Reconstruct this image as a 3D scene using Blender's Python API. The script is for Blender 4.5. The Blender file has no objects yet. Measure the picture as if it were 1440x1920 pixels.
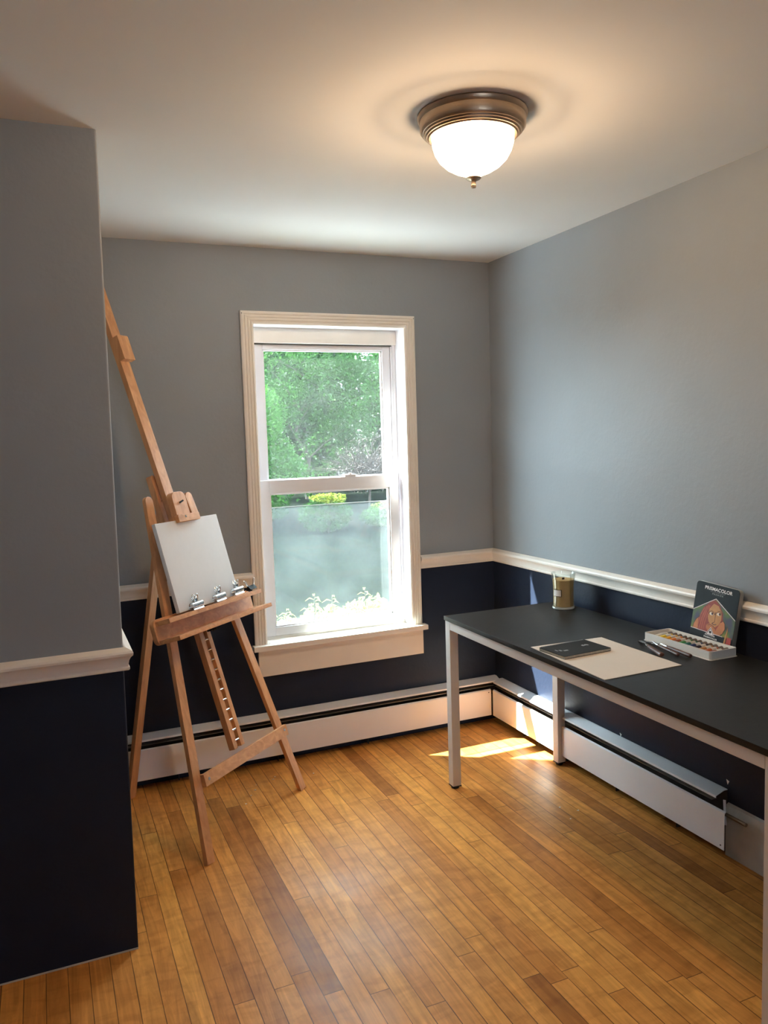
import bpy, bmesh, math, random
from mathutils import Vector, Matrix, noise
from math import sin, cos, pi, radians, sqrt

SC = bpy.context.scene
COL = SC.collection
V = Vector
WM = {}


# ------------------------------------------------------------------ materials
def new_mat(name):
    m = bpy.data.materials.new(name)
    m.use_nodes = True
    nt = m.node_tree
    for n in list(nt.nodes):
        nt.nodes.remove(n)
    out = nt.nodes.new('ShaderNodeOutputMaterial')
    return m, nt, out


def N(nt, kind, **kw):
    n = nt.nodes.new(kind)
    for k, v in kw.items():
        if k in n.inputs:
            n.inputs[k].default_value = v
        else:
            setattr(n, k, v)
    return n


def c4(c):
    return (c[0], c[1], c[2], 1.0)


def simple(name, col, rough=0.5, metal=0.0, spec=0.5, var=0.08, scale=12.0, bump=0.0, bscale=200.0, coat=0.0):
    """Principled material whose base colour wanders a little with noise."""
    m, nt, out = new_mat(name)
    p = N(nt, 'ShaderNodeBsdfPrincipled', Roughness=rough, Metallic=metal)
    p.inputs['Specular IOR Level'].default_value = spec
    p.inputs['Coat Weight'].default_value = coat
    tc = N(nt, 'ShaderNodeTexCoord')
    nz = N(nt, 'ShaderNodeTexNoise', Scale=scale, Detail=4.0)
    nt.links.new(tc.outputs['Object'], nz.inputs['Vector'])
    rp = N(nt, 'ShaderNodeValToRGB')
    rp.color_ramp.elements[0].position = 0.3
    rp.color_ramp.elements[1].position = 0.7
    rp.color_ramp.elements[0].color = c4([x * (1 - var) for x in col])
    rp.color_ramp.elements[1].color = c4([min(1, x * (1 + var)) for x in col])
    nt.links.new(nz.outputs['Fac'], rp.inputs['Fac'])
    nt.links.new(rp.outputs['Color'], p.inputs['Base Color'])
    if bump > 0:
        n2 = N(nt, 'ShaderNodeTexNoise', Scale=bscale, Detail=3.0)
        nt.links.new(tc.outputs['Object'], n2.inputs['Vector'])
        b = N(nt, 'ShaderNodeBump', Strength=bump, Distance=0.002)
        nt.links.new(n2.outputs['Fac'], b.inputs['Height'])
        nt.links.new(b.outputs['Normal'], p.inputs['Normal'])
    nt.links.new(p.outputs['BSDF'], out.inputs['Surface'])
    return m


def wall_material():
    m, nt, out = new_mat('two_tone_wall_paint')
    geo = N(nt, 'ShaderNodeNewGeometry')
    sep = N(nt, 'ShaderNodeSeparateXYZ')
    nt.links.new(geo.outputs['Position'], sep.inputs[0])
    gt = N(nt, 'ShaderNodeMath', operation='GREATER_THAN')
    gt.inputs[1].default_value = 0.888
    nt.links.new(sep.outputs['Z'], gt.inputs[0])
    nz = N(nt, 'ShaderNodeTexNoise', Scale=2.2, Detail=5.0)
    nt.links.new(geo.outputs['Position'], nz.inputs['Vector'])
    up = N(nt, 'ShaderNodeValToRGB')
    up.color_ramp.elements[0].position = .3
    up.color_ramp.elements[1].position = .7
    up.color_ramp.elements[0].color = c4(WALL_A)
    up.color_ramp.elements[1].color = c4(WALL_B)
    nt.links.new(nz.outputs['Fac'], up.inputs['Fac'])
    lo = N(nt, 'ShaderNodeValToRGB')
    lo.color_ramp.elements[0].color = c4(NAVY_A)
    lo.color_ramp.elements[1].color = c4(NAVY_B)
    n3 = N(nt, 'ShaderNodeTexNoise', Scale=9.0, Detail=6.0)
    nt.links.new(geo.outputs['Position'], n3.inputs['Vector'])
    nt.links.new(n3.outputs['Fac'], lo.inputs['Fac'])
    mx = N(nt, 'ShaderNodeMix', data_type='RGBA')
    nt.links.new(gt.outputs[0], mx.inputs[0])
    nt.links.new(lo.outputs['Color'], mx.inputs[6])
    nt.links.new(up.outputs['Color'], mx.inputs[7])
    ro = N(nt, 'ShaderNodeMapRange')
    ro.inputs[3].default_value = 0.42
    ro.inputs[4].default_value = 0.5
    nt.links.new(gt.outputs[0], ro.inputs[0])
    p = N(nt, 'ShaderNodeBsdfPrincipled')
    sp = N(nt, 'ShaderNodeMapRange')
    sp.inputs[3].default_value = 0.16
    sp.inputs[4].default_value = 0.3
    nt.links.new(gt.outputs[0], sp.inputs[0])
    nt.links.new(sp.outputs[0], p.inputs['Specular IOR Level'])
    nt.links.new(mx.outputs[2], p.inputs['Base Color'])
    nt.links.new(ro.outputs[0], p.inputs['Roughness'])
    n2 = N(nt, 'ShaderNodeTexNoise', Scale=60.0, Detail=4.0)
    nt.links.new(geo.outputs['Position'], n2.inputs['Vector'])
    n4 = N(nt, 'ShaderNodeTexNoise', Scale=5.0, Detail=3.0)
    nt.links.new(geo.outputs['Position'], n4.inputs['Vector'])
    ad = N(nt, 'ShaderNodeMath', operation='MULTIPLY_ADD')
    ad.inputs[1].default_value = 4.0
    nt.links.new(n4.outputs['Fac'], ad.inputs[0])
    nt.links.new(n2.outputs['Fac'], ad.inputs[2])
    b = N(nt, 'ShaderNodeBump', Strength=0.18, Distance=0.004)
    nt.links.new(ad.outputs[0], b.inputs['Height'])
    nt.links.new(b.outputs['Normal'], p.inputs['Normal'])
    nt.links.new(p.outputs['BSDF'], out.inputs['Surface'])
    return m


def floor_material():
    m, nt, out = new_mat('narrow_maple_strip_floor')
    geo = N(nt, 'ShaderNodeNewGeometry')
    sep = N(nt, 'ShaderNodeSeparateXYZ')
    nt.links.new(geo.outputs['Position'], sep.inputs[0])

    def math_(op, a, b=None, c=None):
        n = N(nt, 'ShaderNodeMath', operation=op)
        for i, x in enumerate((a, b, c)):
            if x is None:
                continue
            if isinstance(x, (int, float)):
                n.inputs[i].default_value = x
            else:
                nt.links.new(x, n.inputs[i])
        return n.outputs[0]
    BW = 0.0585
    u = math_('DIVIDE', math_('ADD', sep.outputs['X'], 1.905 + BW * 60), BW)
    bi = math_('FLOOR', u)
    fu = math_('SUBTRACT', u, bi)
    w1 = N(nt, 'ShaderNodeTexWhiteNoise', noise_dimensions='1D')
    nt.links.new(bi, w1.inputs['W'])
    v = math_('DIVIDE', math_('ADD', sep.outputs['Y'], math_('MULTIPLY', w1.outputs['Value'], 7.0)), 1.25)
    vi = math_('FLOOR', v)
    fv = math_('SUBTRACT', v, vi)
    cmb = N(nt, 'ShaderNodeCombineXYZ')
    nt.links.new(bi, cmb.inputs[0])
    nt.links.new(vi, cmb.inputs[1])
    w2 = N(nt, 'ShaderNodeTexWhiteNoise', noise_dimensions='3D')
    nt.links.new(cmb.outputs[0], w2.inputs['Vector'])
    ramp = N(nt, 'ShaderNodeValToRGB')
    els = ramp.color_ramp.elements
    els[0].position = 0.0
    els[0].color = c4((0.40, 0.145, 0.033))
    els[1].position = 1.0
    els[1].color = c4((0.80, 0.36, 0.084))
    for pos, c in ((0.12, (0.58, 0.225, 0.052)), (0.4, (0.69, 0.286, 0.068)), (0.8, (0.74, 0.318, 0.075))):
        e = els.new(pos)
        e.color = c4(c)
    nt.links.new(w2.outputs['Value'], ramp.inputs['Fac'])
    # grain along the board
    sc = N(nt, 'ShaderNodeVectorMath', operation='MULTIPLY')
    sc.inputs[1].default_value = (26.0, 2.3, 1.0)
    nt.links.new(geo.outputs['Position'], sc.inputs[0])
    off = N(nt, 'ShaderNodeVectorMath', operation='ADD')
    nt.links.new(sc.outputs[0], off.inputs[0])
    of2 = N(nt, 'ShaderNodeVectorMath', operation='SCALE')
    of2.inputs['Scale'].default_value = 37.0
    nt.links.new(w2.outputs['Color'], of2.inputs[0])
    nt.links.new(of2.outputs[0], off.inputs[1])
    g = N(nt, 'ShaderNodeTexNoise', Scale=1.0, Detail=6.0, Roughness=0.65, Distortion=1.4)
    nt.links.new(off.outputs[0], g.inputs['Vector'])
    gr = N(nt, 'ShaderNodeValToRGB')
    gr.color_ramp.elements[0].position = 0.3
    gr.color_ramp.elements[0].color = (0.68, 0.63, 0.6, 1)
    gr.color_ramp.elements[1].position = 0.68
    gr.color_ramp.elements[1].color = (1.14, 1.12, 1.1, 1)
    nt.links.new(g.outputs['Fac'], gr.inputs['Fac'])
    mul = N(nt, 'ShaderNodeMix', data_type='RGBA', blend_type='MULTIPLY')
    mul.inputs[0].default_value = 1.0
    nt.links.new(ramp.outputs['Color'], mul.inputs[6])
    nt.links.new(gr.outputs['Color'], mul.inputs[7])
    # blotchy cross figure of the maple
    sc2 = N(nt, 'ShaderNodeVectorMath', operation='MULTIPLY')
    sc2.inputs[1].default_value = (9.0, 20.0, 1.0)
    nt.links.new(geo.outputs['Position'], sc2.inputs[0])
    o3 = N(nt, 'ShaderNodeVectorMath', operation='ADD')
    nt.links.new(sc2.outputs[0], o3.inputs[0])
    nt.links.new(of2.outputs[0], o3.inputs[1])
    fg = N(nt, 'ShaderNodeTexNoise', Scale=1.0, Detail=3.0, Distortion=0.8)
    nt.links.new(o3.outputs[0], fg.inputs['Vector'])
    fr = N(nt, 'ShaderNodeValToRGB')
    fr.color_ramp.elements[0].position = 0.34
    fr.color_ramp.elements[0].color = (0.84, 0.80, 0.77, 1)
    fr.color_ramp.elements[1].position = 0.55
    fr.color_ramp.elements[1].color = (1, 1, 1, 1)
    nt.links.new(fg.outputs['Fac'], fr.inputs['Fac'])
    mul2 = N(nt, 'ShaderNodeMix', data_type='RGBA', blend_type='MULTIPLY')
    mul2.inputs[0].default_value = 1.0
    nt.links.new(mul.outputs[2], mul2.inputs[6])
    nt.links.new(fr.outputs['Color'], mul2.inputs[7])
    # seams
    du = math_('MINIMUM', fu, math_('SUBTRACT', 1.0, fu))
    dv = math_('MINIMUM', fv, math_('SUBTRACT', 1.0, fv))
    seam_n = N(nt, 'ShaderNodeTexNoise', Scale=6.0, Detail=2.0)
    nt.links.new(geo.outputs['Position'], seam_n.inputs['Vector'])
    thr = math_('MULTIPLY_ADD', seam_n.outputs['Fac'], 0.035, 0.004)
    su = math_('LESS_THAN', du, thr)
    sv = math_('LESS_THAN', dv, 0.001)
    seam = math_('MAXIMUM', su, sv)
    mx = N(nt, 'ShaderNodeMix', data_type='RGBA')
    nt.links.new(math_('MULTIPLY', seam, 0.8), mx.inputs[0])
    nt.links.new(mul2.outputs[2], mx.inputs[6])
    mx.inputs[7].default_value = (0.07, 0.028, 0.01, 1)
    p = N(nt, 'ShaderNodeBsdfPrincipled')
    p.inputs['Specular IOR Level'].default_value = 0.13
    nt.links.new(mx.outputs[2], p.inputs['Base Color'])
    rn = N(nt, 'ShaderNodeTexNoise', Scale=5.0, Detail=5.0)
    nt.links.new(geo.outputs['Position'], rn.inputs['Vector'])
    rr = N(nt, 'ShaderNodeMapRange')
    rr.inputs[1].default_value = 0.3
    rr.inputs[2].default_value = 0.7
    rr.inputs[3].default_value = 0.32
    rr.inputs[4].default_value = 0.5
    nt.links.new(rn.outputs['Fac'], rr.inputs[0])
    nt.links.new(rr.outputs[0], p.inputs['Roughness'])
    b = N(nt, 'ShaderNodeBump', Strength=0.3, Distance=0.0015)
    hh = math_('MULTIPLY_ADD', seam, -1.0, math_('MULTIPLY', g.outputs['Fac'], 0.25))
    nt.links.new(hh, b.inputs['Height'])
    nt.links.new(b.outputs['Normal'], p.inputs['Normal'])
    nt.links.new(p.outputs['BSDF'], out.inputs['Surface'])
    return m


def wood_material(name, ca, cb, axis_scale=(40, 40, 3), rough=0.42):
    m, nt, out = new_mat(name)
    tc = N(nt, 'ShaderNodeTexCoord')
    mp = N(nt, 'ShaderNodeMapping')
    mp.inputs['Scale'].default_value = axis_scale
    nt.links.new(tc.outputs['Object'], mp.inputs['Vector'])
    nz = N(nt, 'ShaderNodeTexNoise', Scale=1.0, Detail=6.0, Distortion=1.0)
    nt.links.new(mp.outputs[0], nz.inputs['Vector'])
    rp = N(nt, 'ShaderNodeValToRGB')
    rp.color_ramp.elements[0].position = .3
    rp.color_ramp.elements[1].position = .72
    rp.color_ramp.elements[0].color = c4(ca)
    rp.color_ramp.elements[1].color = c4(cb)
    nt.links.new(nz.outputs['Fac'], rp.inputs['Fac'])
    p = N(nt, 'ShaderNodeBsdfPrincipled', Roughness=rough)
    nt.links.new(rp.outputs['Color'], p.inputs['Base Color'])
    nt.links.new(p.outputs['BSDF'], out.inputs['Surface'])
    return m


def pane_material(name, haze, tint, speck=0.1):
    """Dirty window glass: mostly clear, a film of dust that scatters daylight, a little mirror."""
    m, nt, out = new_mat(name)
    tc = N(nt, 'ShaderNodeTexCoord')
    tr = N(nt, 'ShaderNodeBsdfTransparent', Color=c4(tint))
    tl = N(nt, 'ShaderNodeBsdfTranslucent', Color=(0.85, 0.9, 0.95, 1))
    df = N(nt, 'ShaderNodeBsdfDiffuse', Color=(0.8, 0.84, 0.86, 1))
    md = N(nt, 'ShaderNodeMixShader', Fac=0.35)
    nt.links.new(tl.outputs[0], md.inputs[1])
    nt.links.new(df.outputs[0], md.inputs[2])
    n1 = N(nt, 'ShaderNodeTexNoise', Scale=5.0, Detail=5.0)
    n2 = N(nt, 'ShaderNodeTexNoise', Scale=90.0, Detail=2.0)
    for n in (n1, n2):
        nt.links.new(tc.outputs['Object'], n.inputs['Vector'])
    r1 = N(nt, 'ShaderNodeMapRange')
    r1.inputs[1].default_value, r1.inputs[2].default_value = .3, .7
    r1.inputs[3].default_value, r1.inputs[4].default_value = haze * .7, haze * 1.3
    nt.links.new(n1.outputs['Fac'], r1.inputs[0])
    r2 = N(nt, 'ShaderNodeMapRange')
    r2.inputs[1].default_value, r2.inputs[2].default_value = .66, .78
    r2.inputs[3].default_value, r2.inputs[4].default_value = 0, speck
    nt.links.new(n2.outputs['Fac'], r2.inputs[0])
    ad = N(nt, 'ShaderNodeMath', operation='ADD', use_clamp=True)
    nt.links.new(r1.outputs[0], ad.inputs[0])
    nt.links.new(r2.outputs[0], ad.inputs[1])
    mx = N(nt, 'ShaderNodeMixShader')
    nt.links.new(ad.outputs[0], mx.inputs[0])
    nt.links.new(tr.outputs[0], mx.inputs[1])
    nt.links.new(md.outputs[0], mx.inputs[2])
    gl = N(nt, 'ShaderNodeBsdfGlossy', Roughness=0.03)
    m2 = N(nt, 'ShaderNodeMixShader', Fac=0.03)
    nt.links.new(mx.outputs[0], m2.inputs[1])
    nt.links.new(gl.outputs[0], m2.inputs[2])
    nt.links.new(m2.outputs[0], out.inputs['Surface'])
    return m


def leaf_material(name, ca, cb, scale=6.0, trans=0.45):
    m, nt, out = new_mat(name)
    tc = N(nt, 'ShaderNodeTexCoord')
    nz = N(nt, 'ShaderNodeTexNoise', Scale=scale, Detail=6.0, Roughness=0.8)
    nt.links.new(tc.outputs['Object'], nz.inputs['Vector'])
    rp = N(nt, 'ShaderNodeValToRGB')
    rp.color_ramp.elements[0].position = .3
    rp.color_ramp.elements[1].position = .7
    rp.color_ramp.elements[0].color = c4(ca)
    rp.color_ramp.elements[1].color = c4(cb)
    nt.links.new(nz.outputs['Fac'], rp.inputs['Fac'])
    df = N(nt, 'ShaderNodeBsdfPrincipled', Roughness=0.5)
    df.inputs['Specular IOR Level'].default_value = 0.06
    tl = N(nt, 'ShaderNodeBsdfTranslucent')
    nt.links.new(rp.outputs['Color'], df.inputs['Base Color'])
    nt.links.new(rp.outputs['Color'], tl.inputs['Color'])
    mx = N(nt, 'ShaderNodeMixShader', Fac=trans)
    nt.links.new(df.outputs[0], mx.inputs[1])
    nt.links.new(tl.outputs[0], mx.inputs[2])
    nt.links.new(mx.outputs[0], out.inputs['Surface'])
    return m


def glass_material(name, col=(1, 1, 1), rough=0.0, alpha=0.9):
    """Thin clear glass that lets light and shadow rays straight through."""
    m, nt, out = new_mat(name)
    tr = N(nt, 'ShaderNodeBsdfTransparent', Color=c4(col))
    gl = N(nt, 'ShaderNodeBsdfGlossy', Roughness=0.02)
    lw = N(nt, 'ShaderNodeLayerWeight', Blend=0.35)
    mr = N(nt, 'ShaderNodeMapRange')
    mr.inputs[3].default_value, mr.inputs[4].default_value = 0.015, 0.4
    nt.links.new(lw.outputs['Fresnel'], mr.inputs[0])
    mx = N(nt, 'ShaderNodeMixShader')
    nt.links.new(mr.outputs[0], mx.inputs[0])
    nt.links.new(tr.outputs[0], mx.inputs[1])
    nt.links.new(gl.outputs[0], mx.inputs[2])
    nt.links.new(mx.outputs[0], out.inputs['Surface'])
    return m


def emit_material(name, col, strength):
    m, nt, out = new_mat(name)
    e = N(nt, 'ShaderNodeEmission', Color=c4(col), Strength=strength)
    nt.links.new(e.outputs[0], out.inputs['Surface'])
    return m


# ---- look constants
WALL_A, WALL_B = (0.260, 0.279, 0.300), (0.282, 0.302, 0.324)
NAVY_A, NAVY_B = (0.011, 0.0155, 0.030), (0.015, 0.021, 0.039)
LAMP_COL, LAMP_STR = (1.0, 0.70, 0.43), 33.0
BULB_STR = 1750.0
SUN_STR = 100.0
SKY_COL, SKY_STR = (0.74, 0.87, 1.0), 24.0
EXPOSURE = 0.0

M = {}
M['wall'] = wall_material()
M['ceiling'] = simple('flat_white_ceiling_paint', (0.80, 0.79, 0.77), .9, spec=.2, var=.02, scale=2, bump=.25, bscale=9)
M['floor'] = floor_material()
M['trim'] = simple('cream_trim_paint', (0.84, 0.79, 0.725), .42, var=.04, scale=5, bump=.05, bscale=30)
M['sash'] = simple('white_sash_paint', (0.76, 0.75, 0.78), .4, var=.03, scale=6)
M['dark_gap'] = simple('dark_gap_shadow_strip', (0.06, 0.055, 0.05), .7, var=.2)
M['heater'] = simple('white_enamelled_heater_steel', (0.86, 0.845, 0.865), .35, var=.03, scale=3)
M['heater_in'] = simple('dusty_black_heater_inside', (0.035, 0.03, 0.027), .7, var=.3, scale=30)
M['fin'] = simple('aluminium_fins', (0.3, 0.29, 0.27), .45, metal=.7, var=.2)
M['copper'] = simple('old_copper_pipe', (0.23, 0.15, 0.09), .45, metal=.7, var=.2)
M['old_base'] = simple('scuffed_old_baseboard_paint', (0.5, 0.46, 0.40), .6, var=.18, scale=9)
M['beech'] = wood_material('oiled_beech_wood', (0.47, 0.205, 0.08), (0.66, 0.325, 0.14))
M['beech_x'] = wood_material('oiled_beech_wood_crossways', (0.47, 0.205, 0.08), (0.66, 0.325, 0.14), (3, 40, 40))
M['canvas'] = simple('primed_white_canvas', (0.71, 0.705, 0.715), .8, var=.012, scale=40, bump=.15, bscale=900)
M['chrome'] = simple('bright_nickel_steel', (0.72, 0.72, 0.72), .18, metal=1, var=.05)
M['black_steel'] = simple('black_lacquered_steel', (0.008, 0.008, 0.009), .6, spec=.12)
M['brass'] = simple('brushed_antique_nickel_bronze', (0.42, 0.31, 0.22), .36, metal=.85, var=.08, scale=20)
M['bowl'], nt_, out_ = new_mat('glowing_frosted_glass')
e_ = N(nt_, 'ShaderNodeEmission', Color=c4(LAMP_COL), Strength=LAMP_STR)
t_ = N(nt_, 'ShaderNodeBsdfTransparent', Color=(1, .97, .92, 1))
m_ = N(nt_, 'ShaderNodeMixShader', Fac=0.6)
nt_.links.new(t_.outputs[0], m_.inputs[1])
nt_.links.new(e_.outputs[0], m_.inputs[2])
nt_.links.new(m_.outputs[0], out_.inputs['Surface'])
M['bulb'] = emit_material('lit_frosted_bulb', LAMP_COL, BULB_STR)
M['desk_top'] = simple('black_grained_desk_board', (0.013, 0.012, 0.011), .40, var=.25, scale=25, bump=.12, bscale=160, spec=.30)
M['desk_leg'] = simple('white_powder_coated_steel', (0.70, 0.66, 0.63), .45, var=.02)
M['rubber'] = simple('black_rubber', (0.012, 0.011, 0.011), .6)
M['jar'] = glass_material('clear_jar_glass', (0.96, 0.98, 0.97))
M['jar_base'] = simple('thick_jar_glass_foot', (0.6, 0.6, 0.56), .1, spec=.8)
M['wax'] = simple('caramel_candle_wax', (0.66, 0.42, 0.17), .5, var=.06, scale=20)
M['wick'] = simple('charred_wooden_wick', (0.03, 0.02, 0.015), .9)
M['label_pale'] = simple('pale_paper_label', (0.62, 0.55, 0.5), .7)
M['label_edge'] = simple('dark_label_border', (0.09, 0.07, 0.03), .7)
M['paper'] = simple('warm_white_drawing_board', (0.70, 0.61, 0.52), .85, var=.015)
M['book_cover'] = simple('charcoal_notebook_cover', (0.026, 0.026, 0.025), .7, var=.05, spec=.15)
M['book_pages'] = simple('cream_page_edges', (0.52, 0.47, 0.36), .8, var=.12, scale=120)
M['wire'] = simple('grey_binding_wire', (0.28, 0.28, 0.28), .35, metal=.8)
M['print_grey'] = simple('grey_print', (0.33, 0.33, 0.32), .6)
M['plastic'] = simple('white_moulded_plastic', (0.72, 0.68, 0.63), .4, var=.02)
M['knife_handle'] = wood_material('reddish_brown_wood', (0.055, 0.02, 0.013), (0.12, 0.045, 0.028), (60, 60, 60))
M['steel'] = simple('brushed_steel_blade', (0.4, 0.37, 0.35), .3, metal=1)
M['tin'] = simple('black_printed_tin', (0.011, 0.015, 0.018), .5, var=.05, spec=.2)
M['tin_edge'] = simple('bare_tin_edge', (0.45, 0.42, 0.38), .35, metal=.6)
M['white_print'] = simple('white_print', (0.75, 0.7, 0.69), .5)
M['pink_print'] = simple('pale_pink_line_print', (0.75, 0.6, 0.58), .5)
M['chip'] = simple('white_paint_chip', (0.8, 0.78, 0.74), .8)
M['bark'] = simple('grey_brown_bark', (0.028, 0.021, 0.016), .9, var=.3, scale=8)
M['lawn'] = simple('short_lawn', (0.0048, 0.0068, 0.0050), .9, spec=0.0, var=.35, scale=3)
M['path'] = simple('pale_bounce_slab', (0.80, 0.84, 0.90), .9, var=.06, scale=5)  # colour of the added slab that reflects sun upwards
M['siding'] = simple('white_exterior_paint', (0.75, 0.75, 0.73), .6, var=.03)
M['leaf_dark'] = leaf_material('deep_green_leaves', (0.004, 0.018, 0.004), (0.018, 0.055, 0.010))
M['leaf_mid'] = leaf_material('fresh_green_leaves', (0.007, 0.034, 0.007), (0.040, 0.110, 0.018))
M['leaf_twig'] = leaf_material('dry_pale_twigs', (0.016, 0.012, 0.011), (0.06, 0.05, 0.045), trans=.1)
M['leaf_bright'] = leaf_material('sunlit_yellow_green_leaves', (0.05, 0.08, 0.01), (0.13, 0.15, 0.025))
M['leaf_plant'] = leaf_material('yellow_green_border_leaves', (0.26, 0.30, 0.06), (0.52, 0.50, 0.16), scale=20)
M['screen'] = pane_material('fine_insect_screen', 0.02, (0.80, 0.84, 0.84), 0.02)
M['pane_up'] = pane_material('dusty_upper_pane', 0.010, (0.93, 0.98, 0.96))
M['pane_low'] = pane_material('dusty_lower_pane', 0.006, (0.92, 0.96, 0.94))


# ------------------------------------------------------------------ mesh builder
class MB:
    def __init__(self):
        self.bm = bmesh.new()

    def _merge(self, tmp, mat=None):
        if mat is not None:
            bmesh.ops.transform(tmp, matrix=mat, verts=tmp.verts)
        me = bpy.data.meshes.new('tmp')
        tmp.to_mesh(me)
        self.bm.from_mesh(me)
        bpy.data.meshes.remove(me)
        tmp.free()

    def box(self, lo, hi, bev=0.0, mat=None, seg=2):
        t = bmesh.new()
        lo, hi = V(lo), V(hi)
        lo2 = V(min(a, b) for a, b in zip(lo, hi))
        hi2 = V(max(a, b) for a, b in zip(lo, hi))
        bmesh.ops.create_cube(t, size=1.0)
        c = (lo2 + hi2) / 2
        s = hi2 - lo2
        bmesh.ops.transform(t, matrix=Matrix.Translation(c) @ Matrix.Diagonal((s.x, s.y, s.z, 1)), verts=t.verts)
        if bev > 0:
            bmesh.ops.bevel(t, geom=t.edges[:], offset=min(bev, min(s) * .45), segments=seg, affect='EDGES', profile=.6)
        self._merge(t, mat)
        return self

    def prism(self, poly, h, mat=None, bev=0.0):
        """polygon in local xy, extruded along local z by h."""
        t = bmesh.new()
        vs = [t.verts.new((p[0], p[1], 0)) for p in poly]
        f = t.faces.new(vs)
        r = bmesh.ops.extrude_face_region(t, geom=[f])
        nv = [e for e in r['geom'] if isinstance(e, bmesh.types.BMVert)]
        bmesh.ops.translate(t, vec=(0, 0, h), verts=nv)
        bmesh.ops.recalc_face_normals(t, faces=t.faces[:])
        if bev > 0:
            ed = [e for e in t.edges if abs(e.verts[0].co.z - e.verts[1].co.z) < 1e-6]
            bmesh.ops.bevel(t, geom=ed, offset=bev, segments=2, affect='EDGES', profile=.6)
        self._merge(t, mat)
        return self

    def board(self, p0, p1, side, width, thick, r0=0.0, r1=0.0, bev=0.0015):
        """flat board from p0 to p1 (centre line of its FRONT face); side = width direction;
        thickness goes to -(d x side)... the front normal is side x d."""
        p0, p1, side = V(p0), V(p1), V(side).normalized()
        d = (p1 - p0)
        L = d.length
        d.normalize()
        side = (side - d * side.dot(d)).normalized()
        n = side.cross(d).normalized()
        w = width / 2

        def end(y, r, up):
            if r <= 0:
                return [(w, y), (-w, y)] if up else [(-w, y), (w, y)]
            pts = []
            for k in range(7):
                a = k / 6 * pi / 2
                pts.append((w - r + r * cos(a), (y - r + r * sin(a)) if up else (y + r - r * sin(a))))
            left = [(-x, yy) for x, yy in reversed(pts)]
            allp = pts + left
            return allp if up else [(-x, yy) for x, yy in allp]
        poly = end(0, r0, False) + end(L, r1, True)
        mt = Matrix(((side.x, d.x, n.x, p0.x), (side.y, d.y, n.y, p0.y), (side.z, d.z, n.z, p0.z), (0, 0, 0, 1)))
        self.prism(poly, -thick, mt, bev)
        return self

    def extrude(self, prof, p0, p1, ax, bx):
        """profile [(a,b)] swept straight from p0 to p1; a along ax, b along bx."""
        t = bmesh.new()
        ax, bx, p0, p1 = V(ax), V(bx), V(p0), V(p1)
        A = [t.verts.new(p0 + ax * a + bx * b) for a, b in prof]
        B = [t.verts.new(p1 + ax * a + bx * b) for a, b in prof]
        n = len(prof)
        for i in range(n):
            t.faces.new((A[i], A[(i + 1) % n], B[(i + 1) % n], B[i]))
        t.faces.new(A)
        t.faces.new(B)
        bmesh.ops.recalc_face_normals(t, faces=t.faces[:])
        self._merge(t)
        return self

    def mitre(self, prof, pts, ax_of, bx):
        """profile swept along pts; ax_of(i) gives the outward direction vector at point i (already mitred)."""
        t = bmesh.new()
        rings = []
        for i, p in enumerate(pts):
            ax = V(ax_of[i])
            rings.append([t.verts.new(V(p) + ax * a + V(bx) * b) for a, b in prof])
        n = len(prof)
        for r0, r1 in zip(rings, rings[1:]):
            for i in range(n):
                t.faces.new((r0[i], r0[(i + 1) % n], r1[(i + 1) % n], r1[i]))
        t.faces.new(rings[0])
        t.faces.new(rings[-1])
        bmesh.ops.recalc_face_normals(t, faces=t.faces[:])
        self._merge(t)
        return self

    def cyl(self, p0, p1, r, r2=None, seg=20, cap=True):
        t = bmesh.new()
        p0, p1 = V(p0), V(p1)
        d = p1 - p0
        bmesh.ops.create_cone(t, cap_ends=cap, segments=seg, radius1=r, radius2=r if r2 is None else r2, depth=d.length)
        q = V((0, 0, 1)).rotation_difference(d.normalized())
        self._merge(t, Matrix.Translation((p0 + p1) / 2) @ q.to_matrix().to_4x4())
        return self

    def lathe(self, prof, mat, seg=48, close=False):
        t = bmesh.new()
        rings = []
        for r, z in prof:
            if r < 1e-6:
                rings.append([t.verts.new((0, 0, z))])
            else:
                rings.append([t.verts.new((r * cos(2 * pi * k / seg), r * sin(2 * pi * k / seg), z)) for k in range(seg)])
        if close:
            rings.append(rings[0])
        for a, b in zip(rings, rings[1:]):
            for k in range(seg):
                k2 = (k + 1) % seg
                if len(a) == 1 and len(b) == 1:
                    continue
                if len(a) == 1:
                    t.faces.new((a[0], b[k], b[k2]))
                elif len(b) == 1:
                    t.faces.new((a[k], b[0], a[k2]))
                else:
                    t.faces.new((a[k], b[k], b[k2], a[k2]))
        bmesh.ops.recalc_face_normals(t, faces=t.faces[:])
        self._merge(t, mat)
        return self

    def tube(self, pts, r, seg=8, closed=False, taper=None):
        t = bmesh.new()
        pts = [V(p) for p in pts]
        n = len(pts)
        rings = []
        up = V((0.13, 0.31, 0.94)).normalized()
        for i, p in enumerate(pts):
            if closed:
                d = (pts[(i + 1) % n] - pts[i - 1])
            else:
                d = pts[min(i + 1, n - 1)] - pts[max(i - 1, 0)]
            d.normalize()
            a = up.cross(d)
            if a.length < 1e-3:
                a = V((1, 0, 0)).cross(d)
            a.normalize()
            b = d.cross(a)
            rr = r if taper is None else r + (taper - r) * i / (n - 1)
            rings.append([t.verts.new(p + a * rr * cos(2 * pi * k / seg) + b * rr * sin(2 * pi * k / seg)) for k in range(seg)])
        m = n if closed else n - 1
        for i in range(m):
            r0, r1 = rings[i], rings[(i + 1) % n]
            for k in range(seg):
                t.faces.new((r0[k], r0[(k + 1) % seg], r1[(k + 1) % seg], r1[k]))
        if not closed:
            t.faces.new(rings[0])
            t.faces.new(rings[-1])
        bmesh.ops.recalc_face_normals(t, faces=t.faces[:])
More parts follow.
